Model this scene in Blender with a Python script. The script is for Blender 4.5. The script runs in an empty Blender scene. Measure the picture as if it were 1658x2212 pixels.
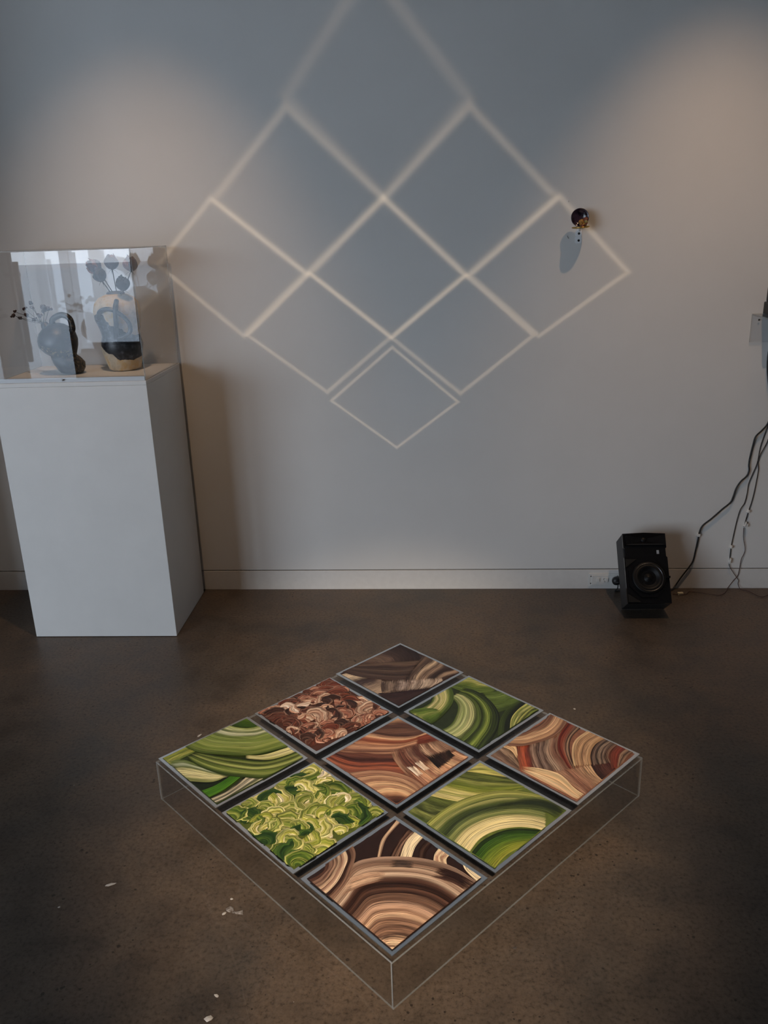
import bpy, bmesh, math, random
from mathutils import Vector, Matrix

# ------------------------------------------------------------------ camera
scene = bpy.context.scene
COL = scene.collection
CAM_PITCH, CAM_ROLL, CAM_YAW, CAM_F = 0.3253, -0.0312, -0.0702, 1791.83
cam_data = bpy.data.cameras.new('camera')
cam_data.sensor_fit = 'VERTICAL'
cam_data.sensor_height = 24.0
cam_data.lens = 24.0 * CAM_F / 2212.0
cam_data.clip_start = 0.05
cam = bpy.data.objects.new('camera', cam_data)
COL.objects.link(cam)
_f = Vector((math.sin(CAM_YAW) * math.cos(CAM_PITCH), math.cos(CAM_YAW) * math.cos(CAM_PITCH), -math.sin(CAM_PITCH)))
_r = Vector((math.cos(CAM_YAW), -math.sin(CAM_YAW), 0))
_u = _r.cross(_f)
_c, _s = math.cos(CAM_ROLL), math.sin(CAM_ROLL)
_r, _u = _c * _r + _s * _u, _c * _u - _s * _r
cam.matrix_world = Matrix(((_r.x, _u.x, -_f.x, 0), (_r.y, _u.y, -_f.y, 0), (_r.z, _u.z, -_f.z, 1.55), (0, 0, 0, 1)))
scene.camera = cam

# ------------------------------------------------------------------ world, lights, exposure
YW, YB, XL, XR, ZC = 3.482, -3.5, -8.8, 3.6, 3.45          # seen wall, window wall, side walls, ceiling
TOP = 0.137                                                # upper face of the mirror plates
SKY = (0.72, 0.81, 0.93)
SKY_STRENGTH = 9.7
KEY_POWER, WASH_R_POWER, WASH_L_POWER, GLINT_POWER = 1000.0, 76.0, 66.0, 8.0
WARM = (1.0, 0.80, 0.60)
WASH = (1.0, 0.66, 0.40)
scene.view_settings.view_transform = 'Standard'
scene.view_settings.look = 'None'
scene.view_settings.exposure = 0.0
scene.view_settings.gamma = 1.0
scene.view_settings.use_curve_mapping = False
cy = scene.cycles
cy.use_denoising = True
cy.caustics_reflective = False
cy.caustics_refractive = False
cy.use_adaptive_sampling = True
cy.adaptive_threshold = 0.012
cy.max_bounces = 8
cy.diffuse_bounces = 4
cy.glossy_bounces = 5
cy.transmission_bounces = 8
cy.transparent_max_bounces = 40
cy.sample_clamp_indirect = 4.0
cy.blur_glossy = 0.5

world = bpy.data.worlds.new('sky')
scene.world = world
world.use_nodes = True
bg = world.node_tree.nodes['Background']
bg.inputs[0].default_value = (*SKY, 1)
bg.inputs[1].default_value = SKY_STRENGTH


def aim(ob, target):
    d = Vector(target) - ob.location
    ob.rotation_euler = d.to_track_quat('-Z', 'Y').to_euler()


def spot(name, loc, target, power, colour, size_deg, blend, radius):
    l = bpy.data.lights.new(name, 'SPOT')
    l.energy, l.color = power, colour
    l.spot_size, l.spot_blend = math.radians(size_deg), blend
    l.shadow_soft_size = radius
    o = bpy.data.objects.new(name, l)
    COL.objects.link(o)
    o.location = loc
    aim(o, target)
    return o


# track spot behind the camera, aimed at the floor piece
spot('track_spot_key', (0.055, -1.55, 3.16), (-0.13, 1.88, TOP), KEY_POWER, WARM, 24.0, 1.0, 0.03)
# wall washers on the ceiling track close to the seen wall
spot('track_spot_right', (1.05, 2.62, 3.25), (1.06, 3.482, 0.08), WASH_R_POWER, WASH, 56.0, 1.0, 0.02)
spot('track_spot_left', (-1.05, 2.55, 3.25), (-1.25, 3.482, 0.08), WASH_L_POWER, WASH, 56.0, 1.0, 0.03)

# daylight enters through the glazing of the window wall (portals only guide the sampling of the sky)
GLAZING = [(-8.6, -4.90, 0.0, 3.3), (-4.66, -4.04, 0.0, 3.3), (-3.96, -3.24, 0.41, 3.3)]
for k, (x0, x1, z0, z1) in enumerate(GLAZING):
    l = bpy.data.lights.new('window_portal', 'AREA')
    l.shape, l.size, l.size_y = 'RECTANGLE', x1 - x0, z1 - z0
    l.cycles.is_portal = True
    o = bpy.data.objects.new('window_portal', l)
    COL.objects.link(o)
    o.location = ((x0 + x1) / 2, YB - 0.06, (z0 + z1) / 2)
    o.rotation_euler = Vector((0, 1, 0)).to_track_quat('-Z', 'Z').to_euler()

TILES = {
    'T1': (-0.1387, 2.4778, -0.7548),
    'T2': (-0.3652, 2.2310, -0.7577),
    'T3': (0.1002, 2.2476, -0.7544),
    'T4': (-0.5953, 1.9913, -0.7617),
    'T5': (-0.1248, 2.0014, -0.7488),
    'T6': (0.3414, 2.0244, -0.7465),
    'T7': (-0.3534, 1.7626, -0.7592),
    'T8': (0.1147, 1.7790, -0.7499),
    'T9': (-0.1122, 1.5392, -0.7516),
}
STROKES = {
    'T1': [
        ([(-1351,-1561),(-1203,-816)], [(612,-1523),(633,-673)], 'c9b49a cbb69c 3a2c2b 4a3a38 8f7a6a 9a8471 b39b85', 0.1),
        ([(-1638,1621),(-988,1554),(-525,1413),(-36,1075)], [(-1656,-862),(-1352,-572),(-1168,-474),(-1024,-492)], '2a1c1b 33231f 3a2a26 4b3831 6a5347 705a4c 5d463b 4a362e', 0.25),
        ([(677,-418),(259,129),(1,719),(-216,1301),(-421,1759)], [(1448,392),(1386,693),(1382,1055),(1525,1341),(1575,1612)], '2e201e 6a5446 3a2a26 c9ae92 5a453b a08570 4b3831 33241f 3a2a25 a68b74 3f2e28', 0.1),
        ([(-1394,-534),(-1091,-167),(-767,299),(-381,706),(-76,1116)], [(-1601,-1349),(-975,-1201),(-442,-949),(124,-553),(513,-180)], '5d4a3e 6b5547 3b2b27 4d3b34 5e4b40 3a2a26 54423a 4a3832', 0.12),
        ([(430,-1425),(850,-884),(1277,-195),(1587,243)], [(1425,-1796),(1698,-1533),(1640,-936),(1648,-391)], '2b1a1b 3c2927 2a1a1b 3b2826', 0.05),
        ([(-71,-776),(221,-1068),(580,-1350)], [(1295,752),(1480,494),(1527,115)], '4a3a34 8d796b 54433c a8958a 6b574c b7a394 7f6b5f cdb8a5 8f7a6b c7b29f', 0.45),
    ],
    'T3': [
        ([(-599,1070),(-253,1325),(-116,1609),(296,1777)], [(580,315),(717,796),(820,1108),(897,1687)], '4c5e26 6a7f3c 4f6328 5d7233 3a4a1e', 0.1),
        ([(-1710,1102),(-1402,1558),(-931,1687),(-432,1770)], [(-1576,517),(-977,630),(-595,845),(-250,1366)], '8f9a4d b5b26a 6f7f35 4d6123 5d7030', 0.1),
        ([(-1124,796),(-666,928),(-12,812),(678,409),(1150,-211),(1447,-941),(1683,-1500)], [(-1012,71),(-823,31),(-498,-163),(-200,-577),(10,-1051),(-9,-1465),(-208,-1526)], '20281a 3b4a20 1c2218 556828 8a9a4a 4a5c25 2b351c 5f7136 39451f a9b077 c3c18a 8f9b63 b9bd88 7d8c50 a4ac74 4f5f2c', 0.1),
        ([(-1687,725),(-1132,330),(-758,-125),(-538,-695),(-432,-1210),(-427,-1607)], [(-1520,-344),(-1389,-440),(-1321,-594),(-1298,-862),(-1351,-1127),(-1412,-1539)], '3f5121 556a2c 8a944f c9c088 a7a560 cdc28c 6b7a38 d2c792 5d7030 1f2718', 0.1),
        ([(-1483,-1468),(-1210,-992),(-815,-681)], [(-493,-1538),(-471,-1248),(-563,-789)], '4d6425 5f7530 7f8a48 587028 3e5220', 0.3),
        ([(1482,-658),(946,123),(685,836),(646,1739)], [(1533,-100),(1178,347),(977,907),(941,1583)], '3a491f 2d3a1b 171d12 1a2114', 0.1),
        ([(1485,-82),(1127,433),(966,966),(920,1564)], [(1529,287),(1447,741),(1401,1246),(1476,1599)], 'b5b568 5f7030 c1bf78 43531f a9ab5f 2b361a 7d8a40', 0.1),
    ],
    'T4': [
        ([(-1812,1298),(-1639,1545),(-1080,1635)], [(-1590,834),(-1111,1083),(-684,1503)], '7f8f38 5d7524 3e5a12 2f4a10', 0.02),
        ([(-1633,-1455),(-1604,-1093),(-1558,-637)], [(-946,-1553),(-1018,-1045),(-1030,-558)], '5d7025 a8ab45 6f8030 c0bf5f 6b7c30', 0.1),
        ([(170,328),(534,753),(772,1661)], [(406,170),(940,635),(1395,1539)], 'cdc689 d8cf98 a9a860 3a4a1c', 0.2),
        ([(-77,-1495),(442,-1100),(604,-576)], [(657,-1534),(813,-1205),(829,-595)], '111808 18210c 141b09', 0.05),
        ([(-1195,-1415),(-895,-1053),(-292,-841),(662,-518)], [(-135,-1553),(58,-1452),(538,-1035),(640,-662)], '6f7f45 b9c0a0 5c6b38 c9c38c e0d79f ddd39a 8a8f55', 0.25),
        ([(1075,-1518),(1150,-927),(1021,-404),(954,-167)], [(1584,-1565),(1597,-941),(1582,-146),(1515,390)], '0f150a cfc3a5 1b2212 d8cdb4 2a321b 8f8f6a e0d3b8 d9c9a8', 0.05),
        ([(658,-1505),(743,-1040),(698,-574),(608,-388)], [(1057,-1507),(1075,-1003),(980,-536),(896,-225)], '3a6a10 45781a 3d7010 4a7a1c', 0.05),
        ([(-1029,-591),(-435,-271),(188,149),(865,689),(1083,1496),(1097,1914)], [(-1000,-961),(-292,-904),(450,-668),(1052,-265),(1494,174),(1767,1390)], '20290f 4d5e22 8a944e 2c3814 7c8a42 a3a862 3b4a1a 6b7b36 8c964f 4f6024 2f3d15', 0.15),
        ([(-1809,694),(-1152,970),(-853,1263),(-730,1753)], [(-1661,-740),(-966,-596),(-233,-71),(372,527),(791,1611)], '7d8a45 c5c795 4d5e28 d6d6b2 5d6f30 8a9850 6f8238 8f9a55 7a8a40 9aa258 66782f 7f8c44 4c5e24', 0.05),
    ],
    'T5': [
        ([(-1794,1036),(-1551,1576),(-944,1621)], [(-1506,268),(-798,625),(-363,1113),(-282,1587)], 'd9b48c c79e78 8a6350 4a302a 5a3d33 6b4b3d 54382f', 0.1),
        ([(-1458,-880),(-898,-409),(-428,-57),(-64,394)], [(-1558,-1512),(-606,-1432),(-154,-1089),(230,-687),(732,-326)], 'b98a6e 5a342a 6f4538 3b1f1a 56302a a3583f 4a2a23 b5694c 7f4a3a', 0.08),
        ([(-1506,268),(-816,643),(-381,1131),(-253,1688)], [(-1424,-948),(-844,-458),(-304,63),(-151,480),(171,1238)], '8a6350 e0b58c 9c5a40 7a3f2d c08a68 8f6350 d2a07c a87a62 6f4a3c', 0.1),
        ([(-309,1058),(-156,1455),(161,1724)], [(-63,805),(142,1140),(369,1498)], '7d3f2e 6b3225', 0.2),
        ([(-504,-1521),(-83,-927),(462,-525),(1106,-393),(1634,-475)], [(1307,-1645),(1362,-1480),(1465,-1324),(1597,-1196)], 'b48a6e 8a5f4c c9a07e 7f5442 d8b088 a5785e e3bd92 c4946f 6b4536 5a382c 2e1a16', 0.08),
        ([(429,-179),(1014,-299),(1576,-414)], [(984,1336),(1295,1370),(1632,1498)], 'a87860 d0a07c 8a5a48 dcb08a c08c6c e0b890 8f6450 cfa27e', 0.1),
        ([(-359,76),(135,-206),(826,-420)], [(292,1494),(663,1434),(1002,1488)], 'a07a62 5a362c 6f4335 8f6a58 4a2a24 5f3a30 c7a58a 6f4b3d b8957a 7f5f4d 8c6b58', 0.35),
        ([(496,600),(969,470),(1260,403)], [(795,1288),(986,1204),(1163,1177)], '1c110e 2a1a15 1a0f0c 3a261f 20140f', 0.4),
        ([(511,-163),(749,-185),(1073,-242)], [(634,51),(908,-31),(1080,-51)], 'efe0d0 d9bca0 e6d0b8', 0.4),
        ([(517,130),(782,99),(1007,65)], [(578,351),(871,248),(1065,246)], 'efe0d0 d9bca0 e6d0b8', 0.4),
    ],
    'T6': [
        ([(-1523,-1543),(-866,-1664),(-241,-1604)], [(-1449,-755),(-1082,-863),(-681,-1115)], '3a2823 8a7060 4a342c a38872 56402f', 0.1),
        ([(-1485,-889),(-1151,-864),(-804,-1044)], [(-1387,-562),(-1167,-618),(-868,-916)], 'dcb58a e0bd92', 0.2),
        ([(-1216,-532),(-840,-952),(-346,-1466)], [(-642,693),(-186,-5),(648,-511)], '8a4a35 b0563a 7a3426 5a3d33 a38674 3f2b26 8c7568 4f3a33 a58c78 9c7a66 6f4a3c', 0.15),
        ([(-928,1555),(-634,632),(-261,54),(222,-309),(672,-547)], [(-380,1715),(-306,945),(-63,439),(295,10),(650,-328)], '8f6a55 6b2c22 5a2019 7a3a2c 8a4a38 9c6a55 3f2a24 a8876d 3a2722', 0.08),
        ([(279,-805),(875,-938),(1468,-1098)], [(815,136),(1189,-109),(1478,-183)], 'b58a70 7f5444 a87a62 9c755c b08a6c c9a37e', 0.15),
        ([(815,136),(1170,-127),(1505,-273)], [(1133,565),(1286,466),(1513,442)], '3a2420 4a2c26 5f3a30 4a2420', 0.1),
        ([(802,1666),(877,1079),(1036,721),(1380,314)], [(1469,1646),(1364,1353),(1362,1097),(1454,689)], '6a3a2c 7c3a2b 8a3f2e 6f2f24 a8876d 3a2823 96745c', 0.05),
        ([(428,1647),(404,1019),(590,483),(902,98)], [(868,1662),(871,1138),(977,791),(1196,563)], '3a2a25 8a7060 2e201c a38a75 3a2a26 927866 33241f 80604e', 0.08),
        ([(-120,1679),(-133,838),(138,241),(574,-309)], [(496,1643),(414,1028),(568,526),(875,102)], 'd9b68c a8805f c9a078 8f6a50 caa37c b08862', 0.08),
        ([(-925,1705),(-713,1042),(-678,453),(-851,-116),(-1066,-522),(-1404,-811)], [(-1573,1611),(-1404,1175),(-1344,796),(-1362,529),(-1380,266),(-1454,-14)], '8a6450 6f4a3b c49a76 a37a5e d9b48c b3876a d2ab85 6f4838 8f6852 5a3a2f', 0.03),
        ([(-460,-1273),(-40,-992),(493,-838),(1108,-1055),(1549,-1130)], [(-378,-1467),(215,-1517),(833,-1545),(1289,-1545),(1539,-1519)], 'e8c89c e3c295 d4ae84 ecd0a6 c9936f b5735a', 0.3),
    ],
    'T8': [
        ([(-1476,-570),(-1073,-423),(-618,-219)], [(-1429,-1539),(-993,-1513),(-615,-1478)], '5d6732 39431f 6f7840 2a331a 7f8548 3d4a22', 0.08),
        ([(-1525,72),(-789,408),(-353,769),(297,1588)], [(-1460,-586),(-1033,-383),(-674,-155),(-414,402)], '6f7d2e b5b060 d2c684 8f9448 dccf90 c9bd78', 0.1),
        ([(-1620,833),(-1060,1175),(-521,1434),(-144,1606)], [(-1443,24),(-760,374),(-338,752),(215,1603)], '2f381a 6b7438 39431d 8a8f4a 5d6b28 7c8535', 0.1),
        ([(-1503,1014),(-1470,1525),(-1107,1601)], [(-1472,843),(-1014,1120),(-276,1542)], 'a3a548 cfc47a 8a9040 c2b96a', 0.1),
        ([(-750,-1610),(-817,-825),(-731,-90),(-426,636),(54,1164),(751,1535)], [(697,-1563),(558,-924),(663,-393),(931,34),(1239,281),(1536,407)], '8a9048 a5a45c 5f6b34 9c9c60 4d5a2c 3a4624 2c3620 59663a 8a8f55 5f6c3a cfc287 e3d39c d9c88e ecdca6 e0cf98', 0.04),
        ([(52,493),(417,1149),(868,1468),(1563,1612)], [(100,127),(604,677),(1058,974),(1551,973)], '6f7840 2a331f 1f281a 353f24 4d5830', 0.4),
        ([(728,-1482),(644,-946),(731,-435),(967,-13),(1475,402)], [(1476,-1629),(1403,-1266),(1374,-948),(1407,-663),(1478,-337)], '1f2f12 2c4a15 3c5a1c 47661d 5f7325 6f7d28 7f862c 8f9038', 0.03),
    ],
    'T9': [
        ([(-972,1396),(-779,880),(-538,332)], [(-686,1438),(-607,991),(-359,508)], '2a1813 6f5345 3a251d 8a6c5a 4a3328', 0.2),
        ([(-1410,1580),(-1255,1058),(-1095,627),(-727,146)], [(-1262,1539),(-1171,1141),(-1043,736),(-674,199)], 'c9a88a e0c3a3 7f6353', 0.1),
        ([(-754,1550),(-636,1020),(-322,491)], [(-470,1591),(-367,1113),(-124,686)], 'e6d3b0 efdcb8 ecd8b3', 0.02),
        ([(-342,1541),(-250,1115),(-15,794)], [(-147,1501),(-74,1177),(104,911)], '2a1813 4a352b 24130e', 0.2),
        ([(50,1581),(148,1228),(331,973)], [(420,1552),(453,1309),(618,1149)], 'e9d5b2 b98c72 e3cba8 8a5f4c dfc6a4', 0.05),
        ([(735,1533),(1020,1334),(1620,1210)], [(929,1562),(1213,1525),(1544,1591)], 'efdcb8 ecd9b4 e6d0ac', 0.05),
        ([(944,-1633),(1153,-1166),(1608,-973)], [(1498,-1750),(1573,-1572),(1752,-1495)], 'a37d64 c9a384 6f5040 e3c4a0 8f6c56', 0.02),
        ([(-557,-1773),(-749,-1134),(-982,-430),(-857,18),(-441,510),(110,944),(795,1218),(1740,1230)], [(1214,-1765),(1263,-1561),(1311,-1438),(1361,-1367),(1450,-1300),(1558,-1235),(1693,-1163)], 'a08472 6f5648 8a6c5a bfa28a 8a6c5a cbb098 5a3f33 3a231a 2a1610 5a3d30 33201a 7f5f4d 5f4335 b5917a c7a085 8a6650 dcb695 6f5040 a37d64 5a4034 8f6c56 3f2b24 c9a384 e3c4a0', 0.02),
        ([(-719,-697),(-519,-291),(-247,-22)], [(-439,-1223),(-311,-700),(-99,-237)], 'cba68a a8846c d9b597 8f6c58', 0.5),
        ([(478,957),(895,1106),(1498,1190)], [(610,617),(1058,805),(1510,854)], '2e1a14 24130f 4a3128', 0.45),
        ([(-443,318),(-245,513),(-20,680)], [(-297,139),(-82,352),(140,518)], '4a3a33 3f3029 54433a', 0.5),
        ([(-1598,75),(-1203,-103),(-905,-461),(-632,-917),(-499,-1380),(-498,-1620)], [(-1475,-809),(-1318,-975),(-1281,-1147),(-1291,-1314),(-1350,-1474),(-1510,-1555)], '8a6a58 7a5a4a 2a1711 3a241c e3c8a8 b5917a 6f5042 cdae92 54392d a3836e 4a3026 8f7060 3a221b 54382d', 0.02),
    ],
}
GLINTS = {
    'T1': [(-0.1803, 0.6651), (-0.4556, 0.8762), (0.0833, 0.8615), (-0.1894, 1.0966)],
    'T2': [(-0.4704, 0.9121), (-0.7939, 1.1588), (-0.1952, 1.1358), (-0.5181, 1.401)],
    'T3': [(0.0932, 0.8956), (-0.1905, 1.1338), (0.3918, 1.1309), (0.1156, 1.3751)],
    'T4': [(-0.8103, 1.1553), (-1.1425, 1.4506), (-0.5333, 1.4), (-0.897, 1.6974)],
    'T5': [(-0.1914, 1.1376), (-0.5144, 1.3991), (0.11, 1.377), (-0.208, 1.6768)],
    'T6': [(0.4141, 1.1271), (0.1304, 1.3747), (0.7571, 1.3704), (0.4769, 1.6618)],
    'T7': [(-0.5295, 1.4013), (-0.8879, 1.6914), (-0.2098, 1.6768), (-0.573, 2.019)],
    'T8': [(0.1193, 1.375), (-0.208, 1.6768), (0.4645, 1.6583), (0.1283, 1.9944)],
    'T9': [(-0.2078, 1.6819), (-0.5705, 2.0557), (0.1247, 2.0214), (-0.2384, 2.4654)],
}
CABLE_BLACK = [(1.3737, 3.472, 0.7865), (1.3633, 3.472, 0.7478), (1.344, 3.472, 0.7208), (1.3209, 3.472, 0.6936), (1.3139, 3.472, 0.6541), (1.3078, 3.472, 0.6063), (1.3068, 3.472, 0.5741), (1.3106, 3.472, 0.5458), (1.3018, 3.472, 0.5215), (1.2812, 3.472, 0.4993), (1.2653, 3.472, 0.4688), (1.2559, 3.472, 0.4296), (1.2468, 3.472, 0.4048), (1.2169, 3.472, 0.3759), (1.1745, 3.472, 0.3321), (1.1403, 3.472, 0.3006), (1.1295, 3.472, 0.2687), (1.1266, 3.472, 0.2345), (1.121, 3.472, 0.187), (1.1137, 3.472, 0.1347), (1.0932, 3.472, 0.0953), (1.0685, 3.472, 0.0556), (1.0475, 3.472, 0.0177)]
WIRE_A = [(1.3714, 3.476, 0.7546), (1.3586, 3.476, 0.7039), (1.3465, 3.476, 0.6447), (1.3423, 3.476, 0.5806), (1.3287, 3.476, 0.5323), (1.3164, 3.476, 0.4875), (1.315, 3.476, 0.4464), (1.3084, 3.476, 0.4008), (1.2941, 3.476, 0.3717), (1.2853, 3.476, 0.3255), (1.2782, 3.476, 0.2619), (1.2737, 3.476, 0.2104), (1.2723, 3.476, 0.1585), (1.2746, 3.476, 0.1235)]
WIRE_A_LOW = [(1.2711, 3.474, 0.12), (1.2805, 3.474, 0.098), (1.3084, 3.474, 0.0582), (1.3202, 3.474, 0.0405), (1.32, 3.474, 0.0227), (1.3295, 3.4609, 0.004), (1.3544, 3.4408, 0.004), (1.388, 3.3804, 0.004), (1.4324, 3.4062, 0.004)]
WIRE_B = [(1.3806, 3.476, 0.7075), (1.3706, 3.476, 0.6642), (1.3501, 3.476, 0.6127), (1.3461, 3.476, 0.5806), (1.3505, 3.476, 0.5482), (1.3475, 3.476, 0.4994), (1.3444, 3.476, 0.4584), (1.3383, 3.476, 0.4088), (1.3308, 3.476, 0.3714), (1.3222, 3.476, 0.3252), (1.3181, 3.476, 0.2914)]
WIRE_B_LOW = [(1.3166, 3.474, 0.2879), (1.3208, 3.474, 0.2409), (1.3333, 3.474, 0.1892), (1.329, 3.474, 0.1633), (1.3215, 3.474, 0.1416), (1.3186, 3.474, 0.0935), (1.3139, 3.474, 0.0626), (1.2983, 3.474, 0.0406), (1.2779, 3.474, 0.005), (1.2509, 3.4267, 0.004), (1.218, 3.3976, 0.004), (1.1857, 3.4074, 0.004), (1.1402, 3.4273, 0.004), (1.0993, 3.4374, 0.004), (1.0752, 3.408, 0.004), (1.0198, 3.4083, 0.004)]
CLIPS = [(1.1284, 3.478, 0.2567), (1.2725, 3.478, 0.201), (1.274, 3.478, 0.1359), (1.3284, 3.478, 0.3644), (1.3211, 3.478, 0.3055)]

# stand-in for the key spot's light thrown back by the mirrored borders of the nine plates onto the wall:
# one added, unseen patterned lamp at the floor piece; each plate's outline on the wall is a quad (homography to a unit square)
def homography(quad):
    src = [(x, z) for x, z in quad]
    dst = [(-1, -1), (-1, 1), (1, -1), (1, 1)]
    A, B = [], []
    for (x, y), (u, v) in zip(src, dst):
        A.append([x, y, 1, 0, 0, 0, -u * x, -u * y]); B.append(u)
        A.append([0, 0, 0, x, y, 1, -v * x, -v * y]); B.append(v)
    n = 8
    for i in range(n):                                     # Gaussian elimination
        p = max(range(i, n), key=lambda r: abs(A[r][i]))
        A[i], A[p] = A[p], A[i]; B[i], B[p] = B[p], B[i]
        for r in range(n):
            if r != i:
                f = A[r][i] / A[i][i]
                A[r] = [a - f * b for a, b in zip(A[r], A[i])]
                B[r] -= f * B[i]
    h = [B[i] / A[i][i] for i in range(n)] + [1.0]
    return h[0:3], h[3:6], h[6:9]


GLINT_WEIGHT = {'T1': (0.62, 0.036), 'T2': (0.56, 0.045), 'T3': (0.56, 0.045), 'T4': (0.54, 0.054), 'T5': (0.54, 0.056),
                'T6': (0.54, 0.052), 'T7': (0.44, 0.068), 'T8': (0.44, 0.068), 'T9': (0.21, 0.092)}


def glint_pattern_lamp():
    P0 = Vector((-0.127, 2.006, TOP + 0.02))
    l = bpy.data.lights.new('glint_pattern_lamp', 'SPOT')
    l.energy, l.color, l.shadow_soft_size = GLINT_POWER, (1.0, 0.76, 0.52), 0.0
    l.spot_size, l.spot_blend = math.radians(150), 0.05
    o = bpy.data.objects.new('glint_pattern_lamp', l)
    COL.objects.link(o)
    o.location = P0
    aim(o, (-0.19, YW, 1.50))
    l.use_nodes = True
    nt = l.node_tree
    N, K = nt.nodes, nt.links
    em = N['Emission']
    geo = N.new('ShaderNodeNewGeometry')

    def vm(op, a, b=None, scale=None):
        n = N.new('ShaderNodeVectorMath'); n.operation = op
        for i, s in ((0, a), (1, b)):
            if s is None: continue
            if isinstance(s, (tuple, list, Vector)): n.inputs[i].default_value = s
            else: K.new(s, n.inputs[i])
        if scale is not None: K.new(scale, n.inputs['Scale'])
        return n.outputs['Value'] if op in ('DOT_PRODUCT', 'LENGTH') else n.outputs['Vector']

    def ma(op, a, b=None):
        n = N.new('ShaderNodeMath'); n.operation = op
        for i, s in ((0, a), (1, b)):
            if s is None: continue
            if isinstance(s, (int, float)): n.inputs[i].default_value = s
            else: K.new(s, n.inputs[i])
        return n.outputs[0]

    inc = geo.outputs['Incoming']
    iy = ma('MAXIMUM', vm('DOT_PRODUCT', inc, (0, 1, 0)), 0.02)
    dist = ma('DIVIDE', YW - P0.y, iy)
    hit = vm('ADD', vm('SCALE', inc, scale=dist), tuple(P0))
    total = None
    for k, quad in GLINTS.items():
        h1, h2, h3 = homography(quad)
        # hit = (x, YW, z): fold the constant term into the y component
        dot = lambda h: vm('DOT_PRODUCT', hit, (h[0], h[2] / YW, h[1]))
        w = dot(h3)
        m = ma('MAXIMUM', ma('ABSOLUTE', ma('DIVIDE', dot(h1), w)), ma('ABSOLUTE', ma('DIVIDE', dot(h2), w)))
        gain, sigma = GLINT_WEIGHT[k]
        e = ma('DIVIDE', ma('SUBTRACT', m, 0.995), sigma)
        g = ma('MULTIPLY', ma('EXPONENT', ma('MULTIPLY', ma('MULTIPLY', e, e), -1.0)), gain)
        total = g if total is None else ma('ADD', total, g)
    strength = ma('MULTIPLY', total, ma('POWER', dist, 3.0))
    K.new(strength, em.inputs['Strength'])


# ------------------------------------------------------------------ mesh and tag helpers
def link(name, me, mat=None, parent=None):
    o = bpy.data.objects.new(name, me)
    COL.objects.link(o)
    if mat is not None and me is not None:
        for m in (mat if isinstance(mat, (list, tuple)) else [mat]):
            me.materials.append(m)
    if parent is not None: o.parent = parent
    return o


def mesh(name, bm, mat=None, parent=None, smooth=False):
    me = bpy.data.meshes.new(name)
    bmesh.ops.recalc_face_normals(bm, faces=bm.faces)
    bm.to_mesh(me); bm.free()
    if smooth:
        for p in me.polygons: p.use_smooth = True
    return link(name, me, mat, parent)


def tag(o, label=None, cat=None, group=None, kind=None):
    if label: o['label'] = label
    if cat: o['category'] = cat
    if group: o['group'] = group
    if kind: o['kind'] = kind
    return o


def thing(name, label, cat, loc=(0, 0, 0), rot=(0, 0, 0), group=None):
    o = bpy.data.objects.new(name, None)
    COL.objects.link(o)
    o.empty_display_size = 0.05
    o.location, o.rotation_euler = loc, rot
    return tag(o, label, cat, group)


def add_box(bm, x0, x1, y0, y1, z0, z1, bevel=0.0, mi=0):
    b2 = bmesh.new()
    bmesh.ops.create_cube(b2, size=1.0)
    for v in b2.verts:
        v.co = Vector(((x0 + x1) / 2 + v.co.x * (x1 - x0), (y0 + y1) / 2 + v.co.y * (y1 - y0), (z0 + z1) / 2 + v.co.z * (z1 - z0)))
    if bevel:
        bmesh.ops.bevel(b2, geom=list(b2.edges), offset=bevel, segments=2, affect='EDGES', profile=0.6)
    for f in b2.faces: f.material_index = mi
    join(bm, b2)


def join(bm, b2):
    vm_ = {}
    for v in b2.verts: vm_[v] = bm.verts.new(v.co)
    for f in b2.faces:
        nf = bm.faces.new([vm_[v] for v in f.verts]); nf.material_index = f.material_index; nf.smooth = f.smooth
    b2.free()


def box(*a, **k):
    bm = bmesh.new(); add_box(bm, *a, **k); return bm


def frame_of(t):
    t = t.normalized()
    a = Vector((0, 0, 1)) if abs(t.z) < 0.9 else Vector((1, 0, 0))
    n = t.cross(a).normalized()
    return n, t.cross(n).normalized()


def spline(pts, n):
    P = [Vector(p) for p in pts]
    if len(P) == 2: P = [P[0], (P[0] + P[1]) / 2, P[1]]
    out = []
    for i in range(n):
        t = i / (n - 1) * (len(P) - 1)
        k = min(int(t), len(P) - 2); f = t - k
        p0 = P[k - 1] if k > 0 else P[0] * 2 - P[1]
        p3 = P[k + 2] if k + 2 < len(P) else P[-1] * 2 - P[-2]
        p1, p2 = P[k], P[k + 1]
        out.append(0.5 * ((2 * p1) + (p2 - p0) * f + (2 * p0 - 5 * p1 + 4 * p2 - p3) * f * f + (3 * p1 - p0 - 3 * p2 + p3) * f ** 3))
    return out


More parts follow.
